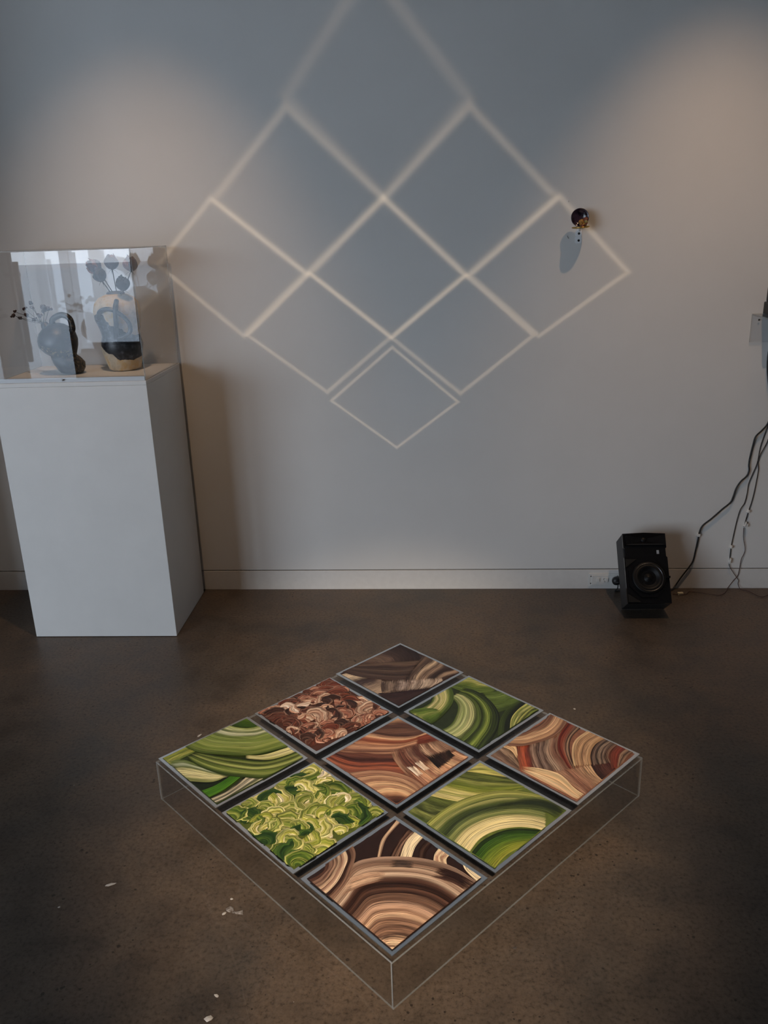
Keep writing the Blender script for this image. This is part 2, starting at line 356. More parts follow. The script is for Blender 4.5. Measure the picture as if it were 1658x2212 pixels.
def add_tube(bm, pts, r, seg=8, n=None, caps=True, flat=1.0):
    P = spline(pts, n) if n else [Vector(p) for p in pts]
    rings = []
    nrm = None
    for i, p in enumerate(P):
        t = (P[min(i + 1, len(P) - 1)] - P[max(i - 1, 0)])
        t = t.normalized() if t.length > 1e-9 else Vector((0, 0, 1))
        if nrm is None: nrm, _ = frame_of(t)
        nrm = (nrm - t * nrm.dot(t))
        nrm = nrm.normalized() if nrm.length > 1e-6 else frame_of(t)[0]
        b = t.cross(nrm)
        rr = r(i / max(1, len(P) - 1)) if callable(r) else r
        rings.append([bm.verts.new(p + (nrm * math.cos(2 * math.pi * s / seg) + b * math.sin(2 * math.pi * s / seg) * flat) * rr) for s in range(seg)])
    for a, c in zip(rings, rings[1:]):
        for s in range(seg):
            f = bm.faces.new((a[s], a[(s + 1) % seg], c[(s + 1) % seg], c[s])); f.smooth = True
    if caps:
        bm.faces.new(rings[0][::-1]); bm.faces.new(rings[-1])


def tube(pts, r, **k):
    bm = bmesh.new(); add_tube(bm, pts, r, **k); return bm


def add_lathe(bm, prof, seg=32, deform=None, cap=True):
    rings = []
    for (r, z) in prof:
        ring = []
        for s in range(seg):
            a = 2 * math.pi * s / seg
            p = Vector((r * math.cos(a), r * math.sin(a), z))
            ring.append(bm.verts.new(deform(p, a) if deform else p))
        rings.append(ring)
    for a, c in zip(rings, rings[1:]):
        for s in range(seg):
            f = bm.faces.new((a[s], a[(s + 1) % seg], c[(s + 1) % seg], c[s])); f.smooth = True
    if cap:
        bm.faces.new(rings[0][::-1]); bm.faces.new(rings[-1])


def lathe(prof, **k):
    bm = bmesh.new(); add_lathe(bm, prof, **k); return bm


def slab(x0, x1, y0, y1, z0, z1, thin):
    """acrylic sheet: the two large faces get material 0, the narrow edge faces material 1"""
    bm = box(x0, x1, y0, y1, z0, z1)
    bm.faces.ensure_lookup_table()
    for f in bm.faces:
        f.normal_update()
        f.material_index = 0 if abs(f.normal[thin]) > 0.9 else 1
    return bm


# ------------------------------------------------------------------ materials
def s2l(c): return c / 12.92 if c <= 0.04045 else ((c + 0.055) / 1.055) ** 2.4
def hexc(h): return tuple(s2l(int(h[i:i + 2], 16) / 255) for i in (0, 2, 4)) + (1.0,)


class NT:
    def __init__(self, name):
        self.m = bpy.data.materials.new(name); self.m.use_nodes = True
        self.t = self.m.node_tree; self.t.nodes.clear()
        self.out = self.t.nodes.new('ShaderNodeOutputMaterial')
    def n(self, kind, **props):
        x = self.t.nodes.new('ShaderNode' + kind)
        for k, v in props.items(): setattr(x, k, v)
        return x
    def put(self, sock, v):
        if isinstance(v, bpy.types.NodeSocket): self.t.links.new(v, sock)
        else: sock.default_value = v
    def math(self, op, a, b=0.0, c=None, clamp=False):
        x = self.n('Math', operation=op, use_clamp=clamp)
        self.put(x.inputs[0], a); self.put(x.inputs[1], b)
        if c is not None: self.put(x.inputs[2], c)
        return x.outputs[0]
    def noise(self, vec, scale, detail=4.0, rough=0.6, dims='3D', dist=0.0):
        x = self.n('TexNoise', noise_dimensions=dims)
        self.put(x.inputs['Vector'], vec); x.inputs['Scale'].default_value = scale
        x.inputs['Detail'].default_value = detail; x.inputs['Roughness'].default_value = rough; x.inputs['Distortion'].default_value = dist
        return x.outputs[0]
    def ramp(self, fac, stops, interp='LINEAR'):
        x = self.n('ValToRGB'); x.color_ramp.interpolation = interp
        e = x.color_ramp.elements
        while len(e) > 1: e.remove(e[-1])
        e[0].position, e[0].color = stops[0]
        for p, c in stops[1:]:
            q = e.new(p); q.color = c
        self.put(x.inputs[0], fac); return x.outputs[0]
    def mix(self, fac, a, b, blend='MIX'):
        x = self.n('Mix', data_type='RGBA', blend_type=blend)
        self.put(x.inputs[0], fac); self.put(x.inputs[6], a); self.put(x.inputs[7], b)
        return x.outputs[2]
    def bump(self, h, strength, distance):
        x = self.n('Bump'); x.inputs['Strength'].default_value = strength; x.inputs['Distance'].default_value = distance
        self.put(x.inputs['Height'], h); return x.outputs[0]
    def principled(self, **kw):
        x = self.n('BsdfPrincipled')
        for k, v in kw.items(): self.put(x.inputs[k.replace('_', ' ')], v)
        return x.outputs[0]
    def finish(self, sh):
        self.t.links.new(sh, self.out.inputs[0]); return self.m
    def obj(self): return self.n('TexCoord').outputs['Object']


def simple(name, col, rough=0.5, metal=0.0, noise=0.0, nscale=40.0, bump=0.0, spec=0.5):
    t = NT(name)
    c = hexc(col) if isinstance(col, str) else (*col, 1)
    co = t.obj()
    f = t.noise(co, nscale)
    v = t.ramp(f, [(0.3, tuple(x * (1 - noise) for x in c[:3]) + (1,)), (0.7, tuple(min(1, x * (1 + noise)) for x in c[:3]) + (1,))])
    kw = dict(Base_Color=v, Roughness=rough, Metallic=metal)
    kw['Specular_IOR_Level'] = spec
    if bump: kw['Normal'] = t.bump(f, 0.4, bump)
    return t.finish(t.principled(**kw))


def acrylic(name, tint=(0.975, 0.98, 0.985)):
    t = NT(name)
    lw = t.n('LayerWeight'); lw.inputs['Blend'].default_value = 0.5
    p = t.math('POWER', lw.outputs['Facing'], 5.0)
    fac = t.math('MULTIPLY_ADD', p, 0.95, 0.033)
    a = t.n('BsdfTransparent'); a.inputs[0].default_value = (*tint, 1)
    g = t.n('BsdfGlossy'); g.inputs['Roughness'].default_value = 0.0
    m = t.n('MixShader'); t.put(m.inputs[0], fac)
    t.t.links.new(a.outputs[0], m.inputs[1]); t.t.links.new(g.outputs[0], m.inputs[2])
    return t.finish(m.outputs[0])


def edge_mat(name, col=(0.42, 0.45, 0.46), alpha=0.36):
    t = NT(name)
    f = t.noise(t.obj(), 9.0)
    c = t.ramp(f, [(0.3, tuple(x * 0.9 for x in col) + (1,)), (0.7, tuple(x * 1.1 for x in col) + (1,))])
    return t.finish(t.principled(Base_Color=c, Roughness=0.35, Alpha=alpha))


def paint_mat(name, pal, dry=0.1, seed=0.0, freq=34.0, per_object=False, warp=0.10, contrast=0.82, bump=0.0011):
    """streaked oil paint: UV.x runs along the stroke, UV.y across it"""
    t = NT(name)
    uv = t.n('UVMap').outputs[0]
    sp = t.n('SeparateXYZ'); t.put(sp.inputs[0], uv)
    u, v = sp.outputs[0], sp.outputs[1]
    sd = seed
    if per_object:
        oi = t.n('ObjectInfo'); sd = t.math('MULTIPLY_ADD', oi.outputs['Random'], 50.0, seed)
    def coord(su, sv, off):
        c = t.n('CombineXYZ')
        t.put(c.inputs[0], t.math('MULTIPLY', u, su)); t.put(c.inputs[1], t.math('MULTIPLY', v, sv))
        t.put(c.inputs[2], t.math('ADD', sd, off)); return c.outputs[0]
    fine = t.noise(coord(1.3, freq, 0.0), 1.0, 3.0, 0.65)
    hair = t.noise(coord(2.4, freq * 1.9, 3.7), 1.0, 2.0, 0.6)
    slow = t.noise(coord(2.2, 3.0, 9.1), 1.0, 2.0, 0.5)
    fac = t.math('ADD', v, t.math('MULTIPLY', t.math('SUBTRACT', fine, 0.5), warp * 2))
    fac = t.math('ADD', fac, t.math('MULTIPLY', t.math('SUBTRACT', slow, 0.5), warp * 1.6), clamp=True)
    cols = [hexc(h) for h in pal.split()]
    n = len(cols)
    while n > 31: cols = cols[::2]; n = len(cols)
    col = t.ramp(fac, [((i + 0.5) / n, c) for i, c in enumerate(cols)])
    k = t.math('ADD', t.math('MULTIPLY', fine, 0.6), t.math('MULTIPLY', hair, 0.4))
    lum = t.ramp(k, [(0.39, (1 - contrast,) * 3 + (1,)), (0.50, (1, 1, 1, 1)), (0.61, (1 + contrast * 0.85,) * 3 + (1,))])
    col = t.mix(1.0, col, lum, 'MULTIPLY')
    # ragged dry ends and slightly ragged sides
    e = t.math('MINIMUM', u, t.math('SUBTRACT', 1.0, u))
    al = t.math('DIVIDE', e, max(dry, 0.004))
    al = t.math('ADD', al, t.math('MULTIPLY', t.math('SUBTRACT', hair, 0.55), 2.2))
    es = t.math('MULTIPLY', t.math('MINIMUM', v, t.math('SUBTRACT', 1.0, v)), 60.0)
    al = t.math('MINIMUM', al, t.math('ADD', es, t.math('MULTIPLY', t.math('SUBTRACT', slow, 0.45), 3.0)))
    al = t.math('MULTIPLY', al, 4.0, clamp=True)
    nb = t.bump(k, 0.9, bump)
    return t.finish(t.principled(Base_Color=col, Roughness=0.42, Alpha=al, Normal=nb, Specular_IOR_Level=0.35))


def wall_mat():
    t = NT('matt wall paint')
    co = t.n('NewGeometry').outputs['Position']
    f = t.noise(co, 2.2, 5.0)
    c = t.ramp(f, [(0.3, (0.715, 0.70, 0.675, 1)), (0.7, (0.755, 0.74, 0.715, 1))])
    g = t.noise(co, 260.0, 2.0)
    return t.finish(t.principled(Base_Color=c, Roughness=0.7, Normal=t.bump(g, 0.12, 0.0006), Specular_IOR_Level=0.25))


def floor_mat():
    t = NT('stained polished concrete')
    co = t.n('NewGeometry').outputs['Position']
    big = t.noise(co, 1.5, 6.0, 0.62, dist=0.6)
    mid = t.noise(co, 7.0, 6.0, 0.65, dist=0.3)
    fine = t.noise(co, 95.0, 4.0, 0.7)
    c = t.ramp(big, [(0.28, (0.058, 0.051, 0.045, 1)), (0.45, (0.086, 0.066, 0.051, 1)), (0.58, (0.108, 0.078, 0.056, 1)), (0.74, (0.078, 0.067, 0.056, 1))])
    m = t.ramp(mid, [(0.32, (0.66, 0.66, 0.67, 1)), (0.52, (1, 1, 1, 1)), (0.72, (1.22, 1.19, 1.16, 1))])
    c = t.mix(0.85, c, m, 'MULTIPLY')
    g = t.ramp(fine, [(0.34, (0.50, 0.49, 0.48, 1)), (0.47, (0.95, 0.95, 0.95, 1)), (0.66, (1.22, 1.21, 1.20, 1))])
    c = t.mix(0.9, c, g, 'MULTIPLY')
    # dark pits, pale specks and a few pale wandering drag marks
    vo = t.n('TexVoronoi'); t.put(vo.inputs['Vector'], co); vo.inputs['Scale'].default_value = 42.0
    pit = t.math('LESS_THAN', vo.outputs['Distance'], t.math('MULTIPLY', t.math('SUBTRACT', mid, 0.43), 0.9))
    c = t.mix(t.math('MULTIPLY', pit, 0.75), c, (0.018, 0.014, 0.012, 1))
    v2 = t.n('TexVoronoi'); t.put(v2.inputs['Vector'], co); v2.inputs['Scale'].default_value = 17.0
    wh = t.math('LESS_THAN', v2.outputs['Distance'], t.math('MULTIPLY', t.math('SUBTRACT', big, 0.50), 0.24))
    c = t.mix(t.math('MULTIPLY', wh, 0.7), c, (0.33, 0.30, 0.27, 1))
    wv = t.noise(co, 0.9, 2.0, 0.5, dist=1.4)
    ln = t.math('LESS_THAN', t.math('ABSOLUTE', t.math('SUBTRACT', wv, 0.545)), 0.0016)
    c = t.mix(t.math('MULTIPLY', ln, 0.07), c, (0.22, 0.18, 0.15, 1))
    r = t.ramp(mid, [(0.3, (0.36,) * 3 + (1,)), (0.7, (0.52,) * 3 + (1,))])
    nb = t.bump(t.math('ADD', fine, t.math('MULTIPLY', mid, 2.0)), 0.25, 0.0012)
    return t.finish(t.principled(Base_Color=c, Roughness=r, Normal=nb, Specular_IOR_Level=0.4))


M_WALL = wall_mat()
M_FLOOR = floor_mat()
M_CEIL = simple('ceiling paint', (0.36, 0.35, 0.34), 0.9)
M_ROOM = simple('room wall paint', (0.62, 0.60, 0.57), 0.9)
M_TRIM = simple('baseboard paint', (0.72, 0.70, 0.67), 0.5, noise=0.03)
M_GAP = simple('shadow gap', (0.06, 0.05, 0.045), 0.9)
M_FRAME = simple('brown window frame', (0.035, 0.03, 0.026), 0.5)
M_GLASS = acrylic('window glass', (0.97, 0.98, 0.985))
M_ACR = acrylic('clear acrylic')
M_EDGE = edge_mat('acrylic edge')
M_MIRROR = simple('mirrored aluminium', (0.86, 0.88, 0.88), 0.25, 1.0)
M_BACK = simple('black backing board', (0.012, 0.012, 0.012), 0.8)
M_PED = simple('white plinth paint', (0.76, 0.75, 0.73), 0.45, noise=0.03, nscale=5.0)

# ------------------------------------------------------------------ the room
tag(mesh('floor', box(XL, XR, YB, YW + 0.03, -0.1, 0.0), M_FLOOR), kind='structure')
tag(mesh('ceiling', box(XL, XR, YB, YW, ZC, ZC + 0.1), M_CEIL), kind='structure')
tag(mesh('pavement_outside', box(-40, 40, -60, YB - 0.12, -0.25, -0.05), simple('grey pavement', (0.40, 0.44, 0.48), 0.9)), kind='structure')
tag(mesh('wall_light_blocker', box(-2.27, -2.15, 2.62, YW, 0, ZC), M_ROOM), kind='structure')  # unseen, added to keep window light off the wall left of the plinth
wb = mesh('wall_back', box(XL, XR, YW, YW + 0.12, 0.0975, ZC), M_WALL); tag(wb, kind='structure')
bb = mesh('baseboard_back', box(XL, XR, YW - 0.001, YW + 0.12, 0.0, 0.0925, bevel=0.0008), M_TRIM); tag(bb, kind='structure')
tag(mesh('gap_shade_strip', box(XL, XR, YW + 0.012, YW + 0.10, 0.0926, 0.0974), M_GAP), kind='structure')  # dark strip inside the groove, its shade put into the colour
tag(mesh('wall_left', box(XL - 0.1, XL, YB, YW, 0, ZC), M_ROOM), kind='structure')
tag(mesh('wall_right', box(XR, XR + 0.1, YB, YW, 0, ZC), M_ROOM), kind='structure')
bm = bmesh.new()
for (x0, x1, z0, z1) in [(XL, -8.6, 0, ZC), (-8.6, -3.24, 3.3, ZC), (-4.90, -4.66, 0, 3.3), (-4.04, -3.96, 0, 3.3), (-3.96, -3.24, 0, 0.41), (-3.24, XR, 0, ZC)]:
    add_box(bm, x0, x1, YB - 0.10, YB, z0, z1)
tag(mesh('wall_front', bm, M_ROOM), kind='structure')
for k, (x0, x1, z0, z1) in enumerate(GLAZING):
    nm = 'door_1' if k == 1 else 'window_%d' % (1 if k == 0 else 2)
    bm = bmesh.new()
    w = 0.03
    for a in ((x0, x0 + w, z0, z1), (x1 - w, x1, z0, z1), (x0 + w, x1 - w, z0, z0 + w), (x0 + w, x1 - w, z1 - w, z1)):
        add_box(bm, a[0], a[1], YB - 0.05, YB + 0.0, a[2], a[3])
    if k == 0:
        for mx in (-7.3, -6.1): add_box(bm, mx - 0.03, mx + 0.03, YB - 0.05, YB, z0 + w, z1 - w)
    fr = tag(mesh(nm, bm, M_FRAME), kind='structure')
    mesh('pane', box(x0 + w, x1 - w, YB - 0.028, YB - 0.022, z0 + w, z1 - w), M_GLASS, fr)
    if k:
        hx, za, zb = (-4.54, 0.25, 1.36) if k == 1 else (-3.88, 0.45, 1.44)
        bm = bmesh.new()
        add_box(bm, hx - 0.026, hx + 0.026, YB + 0.05, YB + 0.09, za, zb, bevel=0.008)
        for z in (za + 0.16, zb - 0.14): add_box(bm, hx - 0.15, hx + 0.01, YB + 0.0, YB + 0.06, z - 0.022, z + 0.022)
        mesh('pull_handle', bm, M_FRAME, fr)

glint_pattern_lamp()

# ------------------------------------------------------------------ acrylic floor box
ANG = -0.7538
TX, TY, HALF = -0.127, 2.005, 0.489
tbl = thing('acrylic_display_box', 'low clear acrylic box on the floor carrying the nine painted plates', 'display box', (TX, TY, 0), (0, 0, ANG))
TS = 0.004
ZB = TOP - 0.008
mesh('top_sheet', slab(-HALF, HALF, -HALF, HALF, ZB - TS, ZB, 2), [M_ACR, M_EDGE], tbl)
for s in (-1, 1):
    a, b = sorted((s * HALF, s * (HALF - TS)))
    mesh('side_panel', slab(a, b, -HALF, HALF, 0.0004, ZB - TS - 0.0003, 0), [M_ACR, M_EDGE], tbl)
    mesh('side_panel', slab(-HALF + TS + 0.0005, HALF - TS - 0.0005, a, b, 0.0004, ZB - TS - 0.0003, 1), [M_ACR, M_EDGE], tbl)

# ------------------------------------------------------------------ nine painted plates
PH, IN = 0.1530, 0.1432                                    # plate half size, paint half size
PLATE_LABEL = {
    'T1': 'square mirrored plate with dark grey-brown brush strokes at the corner nearest the wall',
    'T2': 'square mirrored plate with thick reddish-brown and white knife-dabbed paint',
    'T3': 'square plate with curling dark and pale green strokes beside the grey-brown wall-side plate',
    'T4': 'square plate with green sweeping strokes and cream streaks at the left corner of the box',
    'T5': 'middle plate of the nine, pinkish-brown strokes with black and white dabs',
    'T6': 'square plate with red, beige and brown arcs at the right corner of the box',
    'T7': 'square plate with thick lime and olive green scalloped paint dabs',
    'T8': 'square plate with a wide cream arc around a bright green quarter circle',
    'T9': 'square plate with dark brown concentric arcs and cream bands, nearest the viewer',
}
BASE = {'T1': '3a2a26', 'T3': '26301a', 'T4': '2d3a16', 'T5': '7a5142', 'T6': '8a5c48', 'T8': '5f6c30', 'T9': '26140f', 'T2': '4a2a20', 'T7': '4f5a22'}


def clip_square(bm, h):
    for n in ((1, 0, 0), (-1, 0, 0), (0, 1, 0), (0, -1, 0)):
        n = Vector(n)
        bmesh.ops.bisect_plane(bm, geom=list(bm.verts) + list(bm.edges) + list(bm.faces), plane_co=n * h, plane_no=n, clear_outer=True, dist=1e-6)


def grid_mesh(rows, uvs, h, name, mat, parent):
    """rows: 2D list of points with uvs; clipped to the square of half size h"""
    bm = bmesh.new()
    lay = bm.loops.layers.uv.new('UVMap')
    V = [[bm.verts.new(p) for p in r] for r in rows]
    for i in range(len(V) - 1):
        for j in range(len(V[0]) - 1):
            f = bm.faces.new((V[i][j], V[i + 1][j], V[i + 1][j + 1], V[i][j + 1]))
            f.smooth = True
            for l, (a, b) in zip(f.loops, ((i, j), (i + 1, j), (i + 1, j + 1), (i, j + 1))): l[lay].uv = uvs[a][b]
    clip_square(bm, h)
    if not bm.faces:
        bm.free(); return None
    bm.normal_update()
    if sum(f.normal.z * f.calc_area() for f in bm.faces) < 0: bmesh.ops.reverse_faces(bm, faces=list(bm.faces))
    me = bpy.data.meshes.new(name)
    bm.to_mesh(me); bm.free()
    return link(name, me, mat, parent)


DABS = {
    'T7': (0.059, 62, ['d8d088 b3b052 7f8a34 a5a848 5f7224 cfc77c', '4f6424 36501c 6f8032 425a1e 949a4a', 'efe2bc c9c070 a3a242 dcd28e 7a8634', '2a421c 203a18 34501f 465e24',
                        'bcb858 94983c d6d082 6f7e2c e6dca8', '7f8a3a 5d6e28 a8aa58 4a5e1c bab86e', 'f3e6d2 e8d8b4 c9be78 f0e2c8']),
    'T2': (0.052, 80, ['4a2820 6a3c30 3e2019 7f5444 301813', 'b07a64 8a5242 c79a82 6f3d30 a56a55', '2e1a16 4a3028 241310 5f443a', 'e3c8b0 c29a82 8f6048 d9b59c 7a4a3a',
                        '6f3a2c 54281f 8a4f3c 46221a', 'c4a088 9c705c dcc0a8 7f5544', 'f0e4d8 d8b8a0 e8d2c0 a8785f', 'c98a4a a8683a e0b070 7a4a2c']),
}


def build_plate(key, idx):
    x, y, a = TILES[key]
    rng = random.Random(100 + idx)
    t = thing('painted_plate', PLATE_LABEL[key], 'painting', (x, y, TOP), (0, 0, a), 'painted plates on the acrylic box')
    mesh('backing_board', box(-0.10, 0.10, -0.10, 0.10, -0.0079, -0.0031), M_BACK, t)
    mesh('mirror_plate', box(-PH, PH, -PH, PH, -0.003, 0.0, bevel=0.0005), M_MIRROR, t)
    # ragged ground coat
    bm = bmesh.new()
    n = 24
    ring = []
    for s in range(4):
        for i in range(n):
            f = -1 + 2 * i / n
            p = [(f, -1), (1, f), (-f, 1), (-1, -f)][s]
            k = IN * (1 + rng.uniform(-0.007, 0.004))
            ring.append((p[0] * k, p[1] * k))
    lo = [bm.verts.new((px, py, 0.0001)) for px, py in ring]
    hi = [bm.verts.new((px * 0.998, py * 0.998, 0.0007)) for px, py in ring]
    for i in range(len(ring)):
        j = (i + 1) % len(ring)
        bm.faces.new((lo[i], lo[j], hi[j], hi[i]))
    bm.faces.new(hi)
    base = BASE[key]
    mesh('paint_ground', bm, simple('ground coat %s' % base, base, 0.5, noise=0.25, nscale=60.0), t)
    for k, (e1, e2, pal, dry) in enumerate(STROKES.get(key, [])):
        nu, nv = 30, 9
        A = spline([(p[0] * 1e-4, p[1] * 1e-4, 0) for p in e1], nu)
        B = spline([(p[0] * 1e-4, p[1] * 1e-4, 0) for p in e2], nu)
        wid = sum((B[i] - A[i]).length for i in range(nu)) / nu
        rows, uvs = [], []
        for i in range(nu):
            r, w_ = [], []
            for j in range(nv):
                f = j / (nv - 1)
                p = A[i].lerp(B[i], f)
                ridge = 0.0007 * (abs(2 * f - 1) ** 4)
                edge = 0.0 if 0 < j < nv - 1 else -0.0004
                r.append((p.x, p.y, 0.0009 + 0.00032 * k + ridge * 0.6 + edge * 0.5))
                w_.append((i / (nu - 1), f))
            rows.append(r); uvs.append(w_)
        mat = paint_mat('oil paint %s stroke' % pal.split()[0], pal, dry, idx * 7.3 + k * 1.9, freq=max(8.0, wid * 800.0), warp=1.35 / max(4, len(pal.split())))
        grid_mesh(rows, uvs, IN * rng.uniform(0.992, 1.004), 'brush_stroke', mat, t)
    if key in DABS:
        R0, cnt, pals = DABS[key]
        lip = 'cfc888' if key == 'T7' else 'b08a76'
        mats = [paint_mat('thick oil paint %s' % p.split()[0], p + ' ' + p + ('' if i == 3 else ' ' + lip), 0.05, 3.1 * i, freq=16.0, per_object=True, warp=0.17, contrast=0.6, bump=0.0014) for i, p in enumerate(pals)]
        side = int(math.sqrt(cnt)) + 1
        spots = [((i + rng.uniform(0.1, 0.9)) / side * 2 - 1, (j + rng.uniform(0.1, 0.9)) / side * 2 - 1) for i in range(side) for j in range(side)]
        rng.shuffle(spots)
        wts = [4, 4, 3, 2.5, 4, 4, 0.5] if key == 'T7' else [4, 3, 3.5, 1.6, 3, 2.5, 0.9, 0.5]
        for q, (sx, sy) in enumerate(spots):
            cx, cy_ = sx * IN * 0.97, sy * IN * 0.97
            R = R0 * rng.uniform(0.65, 1.25)
            face = math.radians(rng.choice((20, 75, 110, 150, 60, 95)) + rng.uniform(-30, 30)) - (-0.7538)
            spread = math.radians(rng.uniform(42, 78))
            tall = rng.uniform(0.002, 0.006)
            skew = rng.uniform(-0.9, 0.9)
            tip = rng.choice((-1, 1)) * rng.uniform(0.1, 0.5)
            lo_ = 0.0010 + 0.0012 * rng.random()
            rows, uvs = [], []
            na, nr = 13, 8
            wob = [rng.uniform(0.93, 1.08) for _ in range(na)]
            for i in range(na):
                f = i / (na - 1)
                an = face + (f - 0.5) * 2 * spread
                row, w_ = [], []
                for j in range(nr):
                    g = j / (nr - 1)
                    rr = R * (0.12 + 0.88 * g) * (wob[i] if g > 0.7 else 1.0) * (1 - 0.25 * (2 * f - 1) ** 2 + tip * (2 * f - 1) ** 3)
                    env = (1 - (2 * f - 1) ** 2) ** 0.5 * (1 + skew * (2 * f - 1))
                    hgt = tall * (g ** 1.6) * (0.25 + 0.75 * env)
                    if j == nr - 1: hgt *= 0.15
                    row.append((cx + rr * math.cos(an) - R * 0.4 * math.cos(face), cy_ + rr * math.sin(an) - R * 0.4 * math.sin(face), lo_ + hgt))
                    w_.append((0.06 + 0.88 * f, 0.05 + 0.9 * g))
                rows.append(row); uvs.append(w_)
            mat = rng.choices(mats, wts)[0]
            grid_mesh(rows, uvs, IN * rng.uniform(1.0, 1.025), 'paint_dab', mat, t)
    return t


for _i, _k in enumerate(TILES): build_plate(_k, _i)

# ------------------------------------------------------------------ plinth and display case
PX, PY, PYAW, PW, PD, PHT = -1.0802, 3.0097, 0.0114, 0.5917, 0.4366, 1.054
ped = thing('plinth', 'tall white plinth standing in front of the wall under the clear display case', 'plinth', (PX, PY, 0), (0, 0, PYAW))
mesh('body', box(-PW, 0, 0, PD, 0.002, PHT - 0.016, bevel=0.0015), M_PED, ped)
mesh('top_board', box(-PW, 0, 0, PD, PHT - 0.0157, PHT, bevel=0.0012), M_PED, ped)
mesh('foot_strip', box(-PW + 0.004, -0.004, 0.004, PD - 0.004, 0.0, 0.002), M_GAP, ped)

case = thing('display_case', 'clear acrylic display case over the two vases on the white plinth', 'display case', (PX, PY, PHT), (0, 0, PYAW))
CH, CT = 0.471, 0.004
zc0 = 0.0005
mesh('front_panel', slab(-PW + 0.001, -0.001, 0.001, 0.001 + CT, zc0, CH - CT, 1), [M_ACR, M_EDGE], case)
mesh('back_panel', slab(-PW + 0.001, -0.001, PD - 0.001 - CT, PD - 0.001, zc0, CH - CT, 1), [M_ACR, M_EDGE], case)
for xa in (-PW + 0.001, -0.001 - CT):
    mesh('side_panel', slab(xa, xa + CT, 0.0015 + CT, PD - 0.0015 - CT, zc0, CH - CT, 0), [M_ACR, M_EDGE], case)
mesh('top_panel', slab(-PW + 0.001, -0.001, 0.001, PD - 0.001, CH - CT + 0.0002, CH, 2), [M_ACR, M_EDGE], case)
mesh('base_strip', box(-PW + 0.006, -0.006, 0.0056, 0.012, zc0, 0.016), simple('white acrylic strip', (0.82, 0.83, 0.84), 0.25), case)
bm = bmesh.new()
add_lathe(bm, [(0.0035, 0), (0.0042, 0.001), (0.0036, 0.0024), (0.001, 0.003)], seg=14)
sc = mesh('screw', bm, simple('steel screw', (0.35, 0.35, 0.36), 0.3, 1.0), case)
sc.location, sc.rotation_euler = (-0.315, 0.001, 0.010), (math.radians(90), 0, 0)

# ------------------------------------------------------------------ vases
def lump(seed, amp, fr=3):
    r = random.Random(seed)
    ph = [(r.uniform(0, 6.28), r.uniform(0, 6.28), r.randint(1, fr), r.uniform(8, 30)) for _ in range(5)]
    def d(p, a):
        k = 1 + amp * sum(math.sin(n * a + q + fz * p.z) * math.cos(fz * 0.6 * p.z + w) for q, w, n, fz in ph) / 2.5
        return Vector((p.x * k, p.y * k, p.z))
    return d


def vase_mat():
    t = NT('cream clay with blue-black glaze')
    co = t.obj()
    sp = t.n('SeparateXYZ'); t.put(sp.inputs[0], co)
    x, y, z = sp.outputs
    n1 = t.noise(co, 16.0, 3.0); n2 = t.noise(co, 70.0, 4.0)
    cream = t.ramp(n1, [(0.3, hexc('a89a86')), (0.5, hexc('cdbda4')), (0.62, hexc('c9a878')), (0.8, hexc('c8bba6'))])
    dark = t.ramp(n2, [(0.35, hexc('14171c')), (0.55, hexc('2a2e34')), (0.72, hexc('5a5e64'))])
    w = t.math('MULTIPLY', t.math('SUBTRACT', n1, 0.5), 0.05)
    # glaze mask: a broad lower belt, a slanting upper patch on the left and the neck ring
    def blob(cx, cz, rx, rz):
        a = t.math('DIVIDE', t.math('ADD', t.math('SUBTRACT', x, cx), w), rx)
        b = t.math('DIVIDE', t.math('ADD', t.math('SUBTRACT', z, cz), w), rz)
        return t.math('LESS_THAN', t.math('ADD', t.math('MULTIPLY', a, a), t.math('MULTIPLY', b, b)), 1.0)
    zt = z
    z = t.math('ADD', z, t.math('MULTIPLY', x, 0.22))
    m = blob(0.018, 0.112, 0.095, 0.056)
    z = zt
    m = t.math('MAXIMUM', m, blob(-0.055, 0.165, 0.05, 0.062))
    m = t.math('MAXIMUM', m, blob(-0.02, 0.15, 0.06, 0.03))
    m = t.math('MAXIMUM', m, blob(0.105, 0.12, 0.022, 0.085))
    c = t.mix(m, cream, dark)
    r = t.math('MULTIPLY_ADD', m, -0.2, 0.55)
    return t.finish(t.principled(Base_Color=c, Roughness=r, Normal=t.bump(n2, 0.5, 0.002)))


VX, VY = -1.264, 3.300
vase = thing('ceramic_vase', 'tall cream vase with blue-black glaze patches and looped handle holding dried roses', 'vase', (VX, VY, PHT + 0.0005))
prof = [(0.052, 0.0), (0.062, 0.006), (0.068, 0.03), (0.078, 0.07), (0.083, 0.10), (0.073, 0.135), (0.076, 0.16), (0.088, 0.20), (0.091, 0.235), (0.086, 0.262), (0.070, 0.282), (0.045, 0.294), (0.028, 0.299), (0.027, 0.303), (0.021, 0.303), (0.020, 0.27), (0.03, 0.24)]
prof = [(r, z) for r, z in prof]
bm = bmesh.new(); add_lathe(bm, prof, seg=48, deform=lump(4, 0.045), cap=False)
bm.faces.new([v for v in list(bm.verts)[:48]][::-1])
mesh('body', bm, vase_mat(), vase, smooth=True)
M_GLAZE = simple('blue-black glaze', '23282f', 0.28, noise=0.4, nscale=60.0, bump=0.001)
bm = bmesh.new()
loop = [(-0.055, -0.072, 0.205), (-0.035, -0.092, 0.238), (0.005, -0.100, 0.246), (0.045, -0.094, 0.225), (0.070, -0.082, 0.19), (0.068, -0.080, 0.155), (0.04, -0.083, 0.138), (0.015, -0.080, 0.135)]
add_tube(bm, loop, lambda f: 0.0085, seg=10, n=36)
mesh('handle', bm, M_GLAZE, vase)
bm = bmesh.new()
